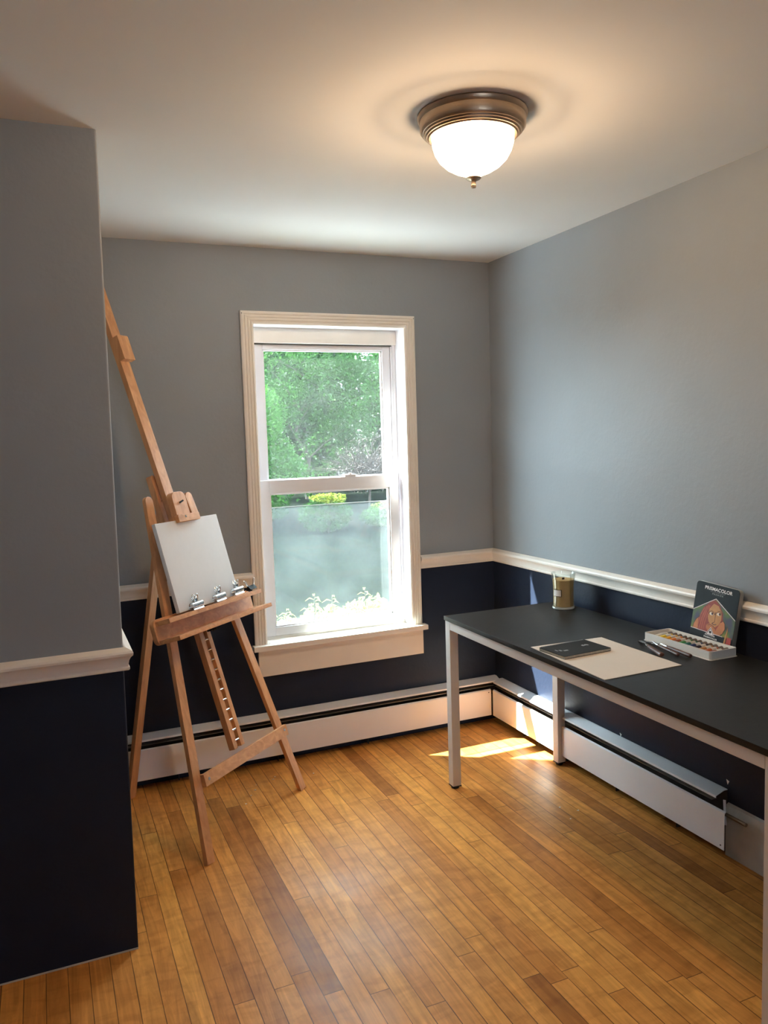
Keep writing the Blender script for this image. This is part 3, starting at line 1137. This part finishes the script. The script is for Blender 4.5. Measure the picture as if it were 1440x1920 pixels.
def rrect(hx_, hy_, r):
    pts = []
    for cx_, cy_, a0 in ((hx_ - r, hy_ - r, 0), (-hx_ + r, hy_ - r, 90), (-hx_ + r, -hy_ + r, 180), (hx_ - r, -hy_ + r, 270)):
        for k in range(5):
            a = radians(a0 + k * 22.5)
            pts.append((cx_ + r * cos(a), cy_ + r * sin(a)))
    return pts


b = MB().prism(rrect(hx, hy, .006), .0012, Mn @ Matrix.Translation((0, 0, .0095)))
cov = b.build('cover', 'book_cover', nbk)
b = MB().prism(rrect(hx, hy, .006), .0012, Mn @ Matrix.Translation((0, 0, .0002)))
b.build('back_cover', 'book_cover', nbk)
b = MB()
for i in range(30):
    x = -hx + .012 + i * (2 * hx - .024) / 29
    ring = [Mn @ V((x + .0008 * k / 8, hy - .003 + .0062 * cos(k * pi / 5), .0062 + .0062 * sin(k * pi / 5))) for k in range(10)]
    b.tube(ring, .0007, seg=5, closed=True)
b.build('spiral_binding', 'wire', nbk)
b = MB()
for (u0, u1, v0, v1) in ((-.058, -.040, -.016, -.006), (-.070, -.062, -.010, .004), (-.080, -.076, -.004, .012)):
    b.box((u0, v0, .0107), (u1, v1, .0110), mat=Mn)
b.build('cover_print', 'print_grey', cov, smooth=False)
b = MB()
for k in range(7):
    b.box((.038 + k * .004, .004 - abs(k - 3) * .001, .0107), (.0405 + k * .004, .013 + (k % 3) * .002, .0110), mat=Mn)
b.build('cover_emblem', 'print_grey', cov, smooth=False)

# paint tray ---------------------------------------------------------------
TX0, TX1, TY0, TY1 = -.188, -.070, -1.682, -1.366
tray_root = thing('paint_tray', ((TX0 + TX1) / 2, (TY0 + TY1) / 2, DZ), 'shallow white plastic tray filled with paint tubes on the desk', 'tray')
TRH = .030


def rr_ring(x0_, x1_, y0_, y1_, r, z):
    pts = []
    for cx_, cy_, a0 in ((x1_ - r, y1_ - r, 0), (x0_ + r, y1_ - r, 90), (x0_ + r, y0_ + r, 180), (x1_ - r, y0_ + r, 270)):
        for k in range(5):
            a = radians(a0 + k * 22.5)
            pts.append(V((cx_ + r * cos(a), cy_ + r * sin(a), z)))
    return pts


b = MB()
t = b.bm
loops = [rr_ring(TX0 - .003, TX1 + .003, TY0 - .003, TY1 + .003, .010, DZ + .0004), rr_ring(TX0 - .003, TX1 + .003, TY0 - .003, TY1 + .003, .010, DZ + .002),
         rr_ring(TX0, TX1, TY0, TY1, .008, DZ + .003),
         rr_ring(TX0, TX1, TY0, TY1, .008, DZ + TRH), rr_ring(TX0 + .004, TX1 - .004, TY0 + .004, TY1 - .004, .006, DZ + TRH),
         rr_ring(TX0 + .006, TX1 - .006, TY0 + .006, TY1 - .006, .006, DZ + .008)]
R = [[t.verts.new(p) for p in lp] for lp in loops]
for r0, r1 in zip(R, R[1:]):
    n = len(r0)
    for k in range(n):
        t.faces.new((r0[k], r0[(k + 1) % n], r1[(k + 1) % n], r1[k]))
t.faces.new(R[-1])
t.faces.new(R[0])
bmesh.ops.recalc_face_normals(t, faces=t.faces[:])
b.build('shell', 'plastic', tray_root, angle=30)

# paint tubes --------------------------------------------------------------
tubes = [('white', (.70, .64, .55)), ('lemon yellow', (.72, .50, .03)), ('golden yellow', (.66, .33, .02)), ('orange', (.58, .16, .015)),
         ('brick red', (.27, .06, .02)), ('leaf green', (.05, .20, .05)), ('teal green', (.012, .12, .09)), ('dark blue', (.012, .035, .12)),
         ('near black violet', (.014, .012, .03)), ('ochre', (.36, .17, .05)), ('red orange', (.40, .09, .025)), ('dark maroon', (.12, .02, .02))]
M['tube_label'] = simple('pale_tube_label', (.60, .57, .52), .5)
M['tube_cap'] = simple('grey_brown_tube_cap', (.16, .135, .115), .45)
Ny = len(tubes)
for i, (cn, col) in enumerate(tubes):
    y = TY1 - .030 - i * (TY1 - TY0 - .056) / (Ny - 1)
    mat = simple('paint_' + cn.replace(' ', '_'), col, .35, var=.05)
    M['tube_' + cn] = mat
    base = V((TX0 + .010, y, DZ + .0085))
    root = thing('paint_tube', base, cn + ' paint tube lying in the white tray', 'paint tube', 'paint tubes in the white tray')
    # body: flat crimped end near the viewer, round shoulder towards the cap
    b = MB()
    t = b.bm
    secs = [(0, .0100, .0010), (.006, .0100, .0012), (.024, .0098, .0055), (.046, .0092, .0082), (.066, .0090, .0088), (.071, .0078, .0078), (.074, .0045, .0045)]
    rings = []
    for x, wy, wz in secs:
        rings.append([t.verts.new(base + V((x, wy * cos(2 * pi * k / 18), .0092 + wz * sin(2 * pi * k / 18)))) for k in range(18)])
    for r0, r1 in zip(rings, rings[1:]):
        for k in range(18):
            t.faces.new((r0[k], r0[(k + 1) % 18], r1[(k + 1) % 18], r1[k]))
    t.faces.new(rings[0])
    t.faces.new(rings[-1])
    bmesh.ops.recalc_face_normals(t, faces=t.faces[:])
    b.build('body', mat, root)
    b = MB()
    t = b.bm
    secs = [(.040, .0096, .0077), (.046, .0095, .0086), (.062, .0093, .0091)]
    rings = []
    for x, wy, wz in secs:
        rings.append([t.verts.new(base + V((x, wy * cos(2 * pi * k / 18), .0092 + wz * sin(2 * pi * k / 18)))) for k in range(18)])
    for r0, r1 in zip(rings, rings[1:]):
        for k in range(18):
            t.faces.new((r0[k], r0[(k + 1) % 18], r1[(k + 1) % 18], r1[k]))
    t.faces.new(rings[0])
    t.faces.new(rings[-1])
    b.build('label_band', 'tube_label', root)
    b = MB().cyl(base + V((.074, 0, .0092)), base + V((.091, 0, .0092)), .0078, .0088, seg=18)
    b.build('cap', 'tube_cap', root)

# palette knives -----------------------------------------------------------


def knife(p_tip, p_neck, p_end, r, label):
    tip, neck, end = V(p_tip), V(p_neck), V(p_end)
    root = thing('palette_knife', V(p_neck), label, 'palette knife', 'palette knives beside the paint tray')
    d = (end - neck).normalized()
    b = MB()
    n = 9
    Lh = (end - neck).length
    t = b.bm
    side = V((0, 0, 1)).cross(d).normalized()
    upv = d.cross(side)
    if upv.z < 0:
        upv = -upv
    rings = []
    prof = [(0, .55), (.06, .72), (.25, .95), (.5, 1.0), (.75, .95), (.92, 1.05), (.98, .9), (1, .4)]
    for f_, s_ in prof:
        rings.append([t.verts.new(neck + d * Lh * f_ + side * r * s_ * cos(2 * pi * k / 14) + upv * r * .8 * s_ * sin(2 * pi * k / 14)) for k in range(14)])
    for r0, r1 in zip(rings, rings[1:]):
        for k in range(14):
            t.faces.new((r0[k], r0[(k + 1) % 14], r1[(k + 1) % 14], r1[k]))
    t.faces.new(rings[0])
    t.faces.new(rings[-1])
    bmesh.ops.recalc_face_normals(t, faces=t.faces[:])
    b.build('handle', 'knife_handle', root)
    b = MB().cyl(neck - d * .012, neck + d * .003, r * .5, r * .62, seg=14)
    b.build('ferrule', 'chrome', root)
    b = MB()
    db = (tip - neck)
    mid1 = neck - d * .012
    mid2 = mid1 + db * .25 + V((0, 0, .004))
    b.tube([mid1, mid1 + db * .12 + V((0, 0, .003)), mid2], .0022, seg=8, taper=.0018)
    L2 = (tip - mid2).length
    b.board(mid2, tip, side, .013, .001, .003, .0064)
    b.build('blade', 'steel', root)


Zd = DZ
knife((-.215, -1.372, Zd + .003), (-.262, -1.470, Zd + .012), (-.297, -1.578, Zd + .011), .0092, 'palette knife with a red brown handle closest to the cream card')
knife((-.198, -1.390, Zd + .003), (-.222, -1.475, Zd + .011), (-.246, -1.600, Zd + .009), .0072, 'palette knife with a slim brown handle in the middle of the three')
knife((-.200, -1.420, Zd + .003), (-.2105, -1.505, Zd + .011), (-.222, -1.632, Zd + .009), .0078, 'palette knife with a dark handle touching the white tray side')

# pencil tin ---------------------------------------------------------------
lean = .153
tz = V((lean, 0, 1)).normalized()            # up along the tin
ty = V((0, -1, 0))                            # across, towards the right of the picture
tn = ty.cross(tz).normalized()
if tn.x > 0:
    tn = -tn                                   # facing the room
TW, TH, TT = .196, .218, .016
T0 = V((-.0640, -1.5535, DZ + .0045))
Mt = frame(T0, ty, tz, tn) @ Matrix.Rotation(radians(-2.5), 4, 'Z')


def rrect2(x0_, x1_, y0_, y1_, r):
    return [(p.x, p.y) for p in rr_ring(x0_, x1_, y0_, y1_, r, 0)]


tin = thing('pencil_tin', Mt, 'black pencil tin with a printed portrait leaning on the chair rail', 'tin')
b = MB().prism(rrect2(-TW / 2, TW / 2, 0, TH, .014), -TT, Mt, .0015)
b.build('tin_base', 'tin_edge', tin)
b = MB().prism(rrect2(-TW / 2 + .001, TW / 2 - .001, .001, TH - .001, .013), .0012, Mt, .0005)
lid = b.build('lid', 'tin', tin)


def flat(poly, h, name, mat, par=None):
    b = MB()
    if poly and isinstance(poly[0][0], (tuple, list)):
        for pl in poly:
            b.prism(pl, .00025, Mt @ Matrix.Translation((0, 0, h)))
    else:
        b.prism(poly, .00025, Mt @ Matrix.Translation((0, 0, h)))
    return b.build(name, mat, par or lid, smooth=False)


def stroke(pts, w):
    out = []
    for p, q in zip(pts, pts[1:]):
        d = V((q[0] - p[0], q[1] - p[1]))
        n_ = V((-d.y, d.x)).normalized() * w / 2
        out.append([(p[0] + n_.x, p[1] + n_.y), (p[0] - n_.x, p[1] - n_.y), (q[0] - n_.x, q[1] - n_.y), (q[0] + n_.x, q[1] + n_.y)])
    return out


def ell(cx_, cy_, rx, ry, rot=0.0, n=20):
    return [(cx_ + rx * cos(2 * pi * k / n) * cos(rot) - ry * sin(2 * pi * k / n) * sin(rot),
             cy_ + rx * cos(2 * pi * k / n) * sin(rot) + ry * sin(2 * pi * k / n) * cos(rot)) for k in range(n)]


def art_bg():
    m, nt, out = new_mat('mottled_green_violet_print')
    tc = N(nt, 'ShaderNodeTexCoord')
    nz = N(nt, 'ShaderNodeTexNoise', Scale=16.0, Detail=2.0)
    nt.links.new(tc.outputs['Object'], nz.inputs['Vector'])
    rp = N(nt, 'ShaderNodeValToRGB')
    rp.color_ramp.elements[0].position = .36
    rp.color_ramp.elements[0].color = (.06, .055, .085, 1)
    rp.color_ramp.elements[1].position = .62
    rp.color_ramp.elements[1].color = (.28, .25, .03, 1)
    e = rp.color_ramp.elements.new(.5)
    e.color = (.09, .14, .04, 1)
    nt.links.new(nz.outputs['Fac'], rp.inputs['Fac'])
    p = N(nt, 'ShaderNodeBsdfPrincipled', Roughness=.4)
    nt.links.new(rp.outputs['Color'], p.inputs['Base Color'])
    nt.links.new(p.outputs['BSDF'], out.inputs['Surface'])
    return m


M['art_bg'] = art_bg()
M['art_hair'] = simple('auburn_print', (.27, .045, .03), .4, var=.25, scale=60)
M['art_hair2'] = simple('rust_print', (.42, .10, .05), .4, var=.15, scale=60)
M['art_skin'] = simple('tan_print', (.52, .235, .08), .4, var=.15, scale=30)
M['art_skin2'] = simple('warm_arm_print', (.50, .17, .06), .4, var=.15, scale=30)
M['art_line'] = simple('dark_brown_print', (.05, .012, .012), .4)
M['art_white'] = simple('eye_white_print', (.75, .66, .55), .4)
M['art_red'] = simple('red_print', (.33, .03, .02), .4)
WL = TW / 2 - .003
house = [(-WL, .046), (WL, .046), (WL, .112), (.0, .168), (-WL, .112)]
h0 = .0012
art = flat(house, h0, 'picture', 'art_bg')
# hair mass, shoulders, face, hand: a plain portrait of a red haired woman resting her chin on her hand
flat([(-.062, .047), (-.066, .085), (-.050, .128), (-.020, .156), (.0, .163), (.020, .150), (.040, .124), (.044, .095), (.034, .060), (.020, .047)], h0 + .0002, 'hair', 'art_hair', art)
flat(stroke([(-.056, .05), (-.05, .09), (-.035, .135)], .004) + stroke([(-.046, .05), (-.043, .085), (-.028, .14)], .004) + stroke([(-.038, .05), (-.034, .08), (-.022, .14)], .003) + stroke([(-.064, .06), (-.058, .10), (-.044, .128)], .003),
     h0 + .0004, 'hair_strands', 'art_hair2', art)
flat([(-.085, .0475), (-.084, .062), (-.076, .080), (-.062, .094), (-.052, .098), (-.046, .0475)], h0 + .0001, 'shoulder', 'art_skin2', art)
flat([(.012, .0475), (.034, .092), (.044, .102), (.054, .092), (.058, .074), (.050, .056), (.040, .0475)], h0 + .0003, 'arm', 'art_skin2', art)
flat([(-.024, .100), (-.022, .128), (-.006, .150), (.016, .146), (.034, .126), (.036, .100), (.028, .082), (.014, .070), (-.004, .072), (-.018, .084)], h0 + .0005, 'face', 'art_skin', art)
flat([ell(-.004, .062, .022, .015, -.3), [(-.016, .047), (-.014, .07), (.006, .062), (.012, .047)]], h0 + .0007, 'hand', 'art_skin2', art)
flat(stroke([(.008, .122), (.009, .088), (.004, .085)], .0018) + stroke([(-.022, .111), (-.019, .119), (-.010, .1235), (-.002, .121), (.006, .113), (.008, .122), (.013, .119), (.018, .127), (.026, .1295), (.033, .125), (.037, .116)], .0016)
     + stroke([(.004, .085), (-.002, .080), (.008, .078), (.018, .081)], .0024), h0 + .0009, 'face_lines', 'art_line', art)
flat(stroke([(-.020, .070), (-.008, .075), (.006, .072), (.014, .066)], .0014), h0 + .0009, 'hand_line', 'art_line', art)
flat(stroke([(-.085, .048), (-.083, .063), (-.075, .080), (-.06, .094)], .0018), h0 + .0009, 'shoulder_line', 'art_line', art)
flat(stroke([(.036, .092), (.045, .101), (.054, .092), (.058, .074), (.050, .056), (.040, .048)], .0018), h0 + .0009, 'arm_line', 'art_line', art)
for ex_ in (0, 1):
    flat(ell(-.010 + .032 * ex_, .113 + .005 * ex_, .0085, .0052), h0 + .0009, 'eye', 'art_white', art)
    flat(ell(-.006 + .033 * ex_, .1145 + .005 * ex_, .0042, .0046), h0 + .0011, 'pupil', 'art_line', art)
flat(stroke([(-WL, .112), (.0, .168), (WL, .112)], .0024), h0 + .0004, 'roof_line', 'pink_print')
flat(stroke([(-WL, .046), (.052, .046)], .0022), h0 + .0004, 'base_line', 'pink_print')
# triangular badge
flat([(-.026, .036), (.020, .036), (-.003, .067)], h0 + .0009, 'badge', 'white_print')
flat(stroke([(-.021, .0385), (.015, .0385), (-.003, .0625), (-.021, .0385)], .002), h0 + .0011, 'badge_border', 'art_line')
flat([ell(-.003, .049, .005, .0045)], h0 + .0011, 'badge_dot', 'tin')
# coloured pencil printed at the lower corner
flat([[(.056, .004), (.064, .004), (.071, .07), (.069, .084), (.067, .07)]], h0 + .0011, 'pencil_print', 'art_skin')
flat([[(.068, .02), (.09, .02), (.09, .05), (.072, .05)]], h0 + .0005, 'red_patch', 'art_red')


def text(s, size, u, v, name, mat, sx=1.0, h=h0 + .0003, bold=0.0):
    cu = bpy.data.curves.new(name, 'FONT')
    cu.body = s
    cu.size = size
    cu.align_x = 'CENTER'
    cu.extrude = .0001
    cu.offset = bold
    cu.space_character = 1.06
    o = bpy.data.objects.new('txt', cu)
    COL.objects.link(o)
    dg = bpy.context.evaluated_depsgraph_get()
    dg.update()
    me = bpy.data.meshes.new_from_object(o.evaluated_get(dg))
    bpy.data.objects.remove(o)
    me.name = name
    me.transform(Matrix.Translation((u, v, h)) @ Matrix.Diagonal((sx, 1, 1, 1)))
    me.materials.clear()
    me.materials.append(M[mat])
    r = bpy.data.objects.new(name, me)
    COL.objects.link(r)
    r.parent = lid
    return r


text('PRISMACOLOR', .0165, .004, .194, 'brand_lettering', 'white_print', 1.06, bold=.0004)
text('P R E M I E R', .0085, .004, .1795, 'line_lettering', 'print_grey', 1.0)
flat(stroke([(-.030, .1895), (.036, .1895)], .0008), h0 + .0003, 'rule_line', 'print_grey')
text('PRISMACOLOR', .0078, .0, .0265, 'foot_lettering', 'white_print', 1.1, bold=.0002)

# ------------------------------------------------------------------ outdoors
rnd = random.Random(11)


def gz(y):
    if y < 1.5:
        return -.45
    return -.45 + min(1.0, (y - 1.5) / 9.0) ** 1.2 * .85


b = MB()
t = b.bm
xs = [-14 + i * 1.0 for i in range(33)]
ys = [.13, .5, 1.0, 1.5, 2.5, 3.1, 4.5, 5.5, 6.5, 7.5, 8.5, 9.5, 10.5, 12, 14, 18, 24]
g = [[t.verts.new((x, y, gz(y) + noise.noise(V((x * .5, y * .5, 0))) * (.06 if y > 1 else 0))) for x in xs] for y in ys]
for r0, r1 in zip(g, g[1:]):
    for i in range(len(xs) - 1):
        t.faces.new((r0[i], r0[i + 1], r1[i + 1], r1[i]))
lawn = b.build('lawn', 'lawn')
struct(lawn)
b = MB().box((-5, .126, -.45), (4, 2.7, -.10))  # unseen slab added to bounce sunlight through the window onto the ceiling
struct(b.build('path', 'path'))


def leaf_cloud(b, blobs, count, size, rng, cull=-.18):
    t = b.bm
    tot = sum(r[3] * r[4] * r[5] for r in blobs) ** 1
    for (cx_, cy_, cz_, rx, ry, rz) in blobs:
        n = int(count * (rx * ry * rz) / tot)
        for _ in range(n):
            d = V((rng.gauss(0, 1), rng.gauss(0, 1), rng.gauss(0, 1))).normalized()
            q = rng.uniform(.55, 1.0) ** .6
            p = V((cx_ + d.x * rx * q, cy_ + d.y * ry * q, cz_ + d.z * rz * q))
            n1 = noise.noise(p * 1.6)
            if n1 < cull:
                continue
            s = size * rng.uniform(.6, 1.3)
            ax = V((rng.gauss(0, 1), rng.gauss(0, 1), rng.gauss(0, .7) - .4)).normalized()
            nn = (V((rng.gauss(0, .7), rng.gauss(0, .7), 1)) + d * .4).normalized()
            sd = ax.cross(nn)
            if sd.length < 1e-3:
                continue
            sd.normalize()
            vs = [t.verts.new(p - ax * s * .5), t.verts.new(p + sd * s * .3), t.verts.new(p + ax * s * .55), t.verts.new(p - sd * s * .3)]
            t.faces.new(vs)


def tree(name, x, y, blobs, count, size, mat, label, cat, group, trunk=.09, seed=1, ht=2.6, cull=-.18):
    rng = random.Random(seed)
    z = gz(y)
    root = thing(name, (x, y, z), label, cat, group)
    b = MB()
    pts = [(x + rng.uniform(-.06, .06) * k, y + rng.uniform(-.05, .05) * k, z - .1 + ht * k / 5) for k in range(6)]
    b.tube(pts, trunk, seg=10, taper=trunk * .4)
    for k in range(7):
        a = rng.uniform(0, 2 * pi)
        st = V(pts[2 + k % 4])
        L_ = rng.uniform(.5, 1.2)
        b.tube([st, st + V((cos(a) * L_ * .5, sin(a) * L_ * .5, L_ * .35)), st + V((cos(a) * L_, sin(a) * L_, L_ * .6))], trunk * .35, seg=6, taper=trunk * .1)
    b.build('trunk', 'bark', root)
    b = MB()
    leaf_cloud(b, [(x + q[0], y + q[1], z + q[2], q[3], q[4], q[5]) for q in blobs], count, size, rng, cull)
    b.build('foliage', mat, root, smooth=False)
    return root


G = 'trees beyond the lawn'
tree('leafy_tree', 2.5, 11.0, [(0, 0, 2.7, 1.7, 1.0, 1.0), (-.3, -.4, 2.1, 1.1, .6, .7), (.9, -.2, 1.9, 1.1, .8, .8), (0, .3, 1.2, 1.6, .7, .9), (.4, .2, 3.8, 1.5, .8, .9)], 42000, .062, 'leaf_mid', 'tall fresh green tree filling the upper window pane', 'tree', G, seed=3, ht=2.2, trunk=.05)
tree('leafy_tree', 0.65, 8.9, [(0, 0, 1.0, 1.0, .7, .75), (.55, -.1, .65, .7, .6, .6), (-.8, 0, 1.2, .9, .7, .9), (.2, .1, 1.7, .7, .6, .6)], 24000, .055, 'leaf_mid', 'low bushy green tree at the lawn edge below the tall tree', 'tree', G, seed=5, trunk=.07, ht=1.3)
BL = [(0, 0, 2.6, 1.9, 1.0, 1.5), (-.8, 0, 1.6, 1.3, .9, 1.4), (.8, 0, 1.3, 1.3, .9, 1.3), (0, 0, 4.3, 1.8, 1, 1.2), (0, .2, .6, 1.9, .7, .8)]
for k_, (x_, y_, lab_) in enumerate(((-2.3, 14.6, 'dark tree in the back row beyond the easel side of the window'), (2.4, 14.6, 'dark green tree standing right behind the tall fresh green tree'),
                                     (7.1, 14.6, 'dark tree behind the bare twiggy bush, towards the desk side of the window'), (.1, 17.8, 'dark tree in the deepest row, behind the low bushy tree'), (4.75, 17.8, 'dark tree in the deepest row, seen past the twiggy bush'))):
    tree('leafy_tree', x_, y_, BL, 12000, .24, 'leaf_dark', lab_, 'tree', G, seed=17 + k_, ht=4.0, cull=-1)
# bare twiggy bush and bright shrubs


def twig_bush(x, y, z, r, n, seed, label):
    rng = random.Random(seed)
    b = MB()
    for _ in range(n):
        a = rng.uniform(0, 2 * pi)
        e = rng.uniform(.1, 1.2)
        L_ = r * rng.uniform(.6, 1.1)
        d = V((cos(a) * cos(e), sin(a) * cos(e), sin(e)))
        p = V((x, y, z)) + V((rng.uniform(-.3, .3), rng.uniform(-.2, .2), rng.uniform(0, .4))) * r
        b.tube([p, p + d * L_ * .5 + V((rng.uniform(-.12, .12), 0, .04)), p + d * L_ + V((rng.uniform(-.25, .25), 0, rng.uniform(-.25, .15)))], .006, seg=4, taper=.002)
    b.tube([(x, y, gz(y) - .05), (x + .03, y, z + .1)], .03, seg=8, taper=.015)
    leaf_cloud(b, [(x, y, z + r * .5, r, r * .7, r * .7)], n * 5, .04, rng)
    o = b.build('twig_bush', 'leaf_twig')
    tag(o, label, 'bush')


twig_bush(2.95, 9.0, .72, .78, 260, 21, 'bare grey twiggy bush at the lawn edge in front of the trees')


def shrub(x, y, r, n, size, seed, label, hc, cat='shrub'):
    rng = random.Random(seed)
    z = gz(y)
    root = thing('shrub', (x, y, z), label, cat)
    b = MB()
    for k in range(6):
        a = k * 1.05
        b.tube([(x, y, z - .05), (x + cos(a) * r * .4, y + sin(a) * r * .4, z + hc)], .010, seg=5, taper=.004)
    b.build('stems', 'bark', root)
    b = MB()
    leaf_cloud(b, [(x, y + .1, z + hc * .5, r * 2.2, r * 1.3, hc * .5)], n * 2, size, rng, -1)
    b.build('foliage', 'leaf_mid', root, smooth=False)
    b = MB()
    leaf_cloud(b, [(x, y - .05, z + hc, r * 1.5, r * .8, r * .32), (x + r * .5, y - .1, z + hc * .9, r * 1.0, r * .6, r * .3)], n // 2, size, rng, -.1)  # sunlit top of the mound, painted in as a layer of brighter leaves
    b.build('sunlit_top', 'leaf_bright', root, smooth=False)



shrub(1.78, 7.8, .20, 900, .05, 31, 'bright yellow green shrub at the lawn edge below the low tree', .55)
shrub(2.80, 7.9, .19, 700, .045, 32, 'small flat yellow green shrub at the lawn edge by the twiggy bush', .36)



# border plants right under the window --------------------------------------
def border_plant(x, y, top, seed, label):
    rng = random.Random(seed)
    z = -.1
    root = thing('border_plant', (x, y, z), label, 'plant', 'plants outside under the window')
    st = MB()
    lf = MB()
    for s in range(3):
        bx_, by_ = x + rng.uniform(-.07, .07), y + rng.uniform(-.05, .05)
        tp = top - rng.uniform(0, .12) * s
        path = [V((bx_, by_, z)), V((bx_ + rng.uniform(-.03, .03), by_, (z + tp) / 2)), V((bx_ + rng.uniform(-.05, .05), by_ + rng.uniform(-.04, .04), tp))]
        st.tube(path, .005, seg=6, taper=.0025)
        for k in range(46):
            f_ = .35 + .65 * k / 45
            p = path[0].lerp(path[1], f_ * 2) if f_ < .5 else path[1].lerp(path[2], f_ * 2 - 1)
            a = k * 2.4 + rng.uniform(-.3, .3)
            L_ = (.085 - .05 * f_) * rng.uniform(.8, 1.25) + .018
            d = V((cos(a), sin(a), .35))
            mid = p + d * L_ * .5
            tip = p + d * L_ + V((0, 0, -L_ * .55))
            sd = V((-sin(a), cos(a), 0)) * L_ * .13
            t = lf.bm
            v0, v1, v2, v3 = t.verts.new(p), t.verts.new(mid + sd), t.verts.new(tip), t.verts.new(mid - sd)
            vc = t.verts.new(mid + V((0, 0, -.004)))
            t.faces.new((v0, v1, vc))
            t.faces.new((v1, v2, vc))
            t.faces.new((v2, v3, vc))
            t.faces.new((v3, v0, vc))
    st.build('stem', 'bark', root)
    lf.build('foliage', 'leaf_plant', root, smooth=False)


PB = [(-1.00, .62, .57, 1, 'lowest border plant outside at the window corner by the easel'),
      (-.92, .60, .58, 2, 'low border plant outside the pane between the two near the easel'),
      (-.80, .58, .66, 3, 'tall border plant outside the pane, first of the three tall ones from the easel'),
      (-.655, .56, .65, 4, 'tall border plant outside the pane, middle of the three tall ones'),
      (-.53, .58, .645, 5, 'border plant outside the pane, last of the three tall ones towards the desk'),
      (-.40, .60, .60, 6, 'border plant outside half hidden by the window frame towards the desk')]
for x, y, tp, sd_, lab in PB:
    border_plant(x, y, tp, sd_, lab)

rng_ = random.Random(77)
b = MB()
for i in range(6):
    leaf_cloud(b, [(-1.08 + i * .13,   .62, .34 + .014 * i, .11, .12, .20)], 700, .042, rng_, -1)
tag(b.build('ground_cover', 'leaf_plant', smooth=False), 'dense pale green ground cover filling the bed at the foot of the border plants', 'ground cover', kind='stuff')

# ------------------------------------------------------------------ light
sd = V((1.5, -1.0, -2.35)).normalized()
sl = bpy.data.lights.new('sun', 'SUN')
sl.energy = SUN_STR
sl.angle = radians(0.55)
sl.color = (1.0, 0.96, 0.90)
so = bpy.data.objects.new('sun', sl)
COL.objects.link(so)
so.matrix_world = Matrix.Translation((-6, 6, 9)) @ V((0, 0, -1)).rotation_difference(sd).to_matrix().to_4x4()

w = bpy.data.worlds.new('sky')
SC.world = w
w.use_nodes = True
nt = w.node_tree
for n in list(nt.nodes):
    nt.nodes.remove(n)
bg = nt.nodes.new('ShaderNodeBackground')
bg.inputs['Color'].default_value = c4(SKY_COL)
bg.inputs['Strength'].default_value = SKY_STR
wo = nt.nodes.new('ShaderNodeOutputWorld')
nt.links.new(bg.outputs[0], wo.inputs['Surface'])

# ------------------------------------------------------------------ render look
vs = SC.view_settings
vs.view_transform = 'Standard'
vs.look = 'None'
vs.exposure = EXPOSURE
vs.gamma = 1.0
vs.use_curve_mapping = False
cy = SC.cycles
cy.use_denoising = True
cy.max_bounces = 12
cy.diffuse_bounces = 8
cy.glossy_bounces = 4
cy.transparent_max_bounces = 12
cy.transmission_bounces = 4
cy.caustics_reflective = False
cy.caustics_refractive = False
cy.sample_clamp_indirect = 6.0
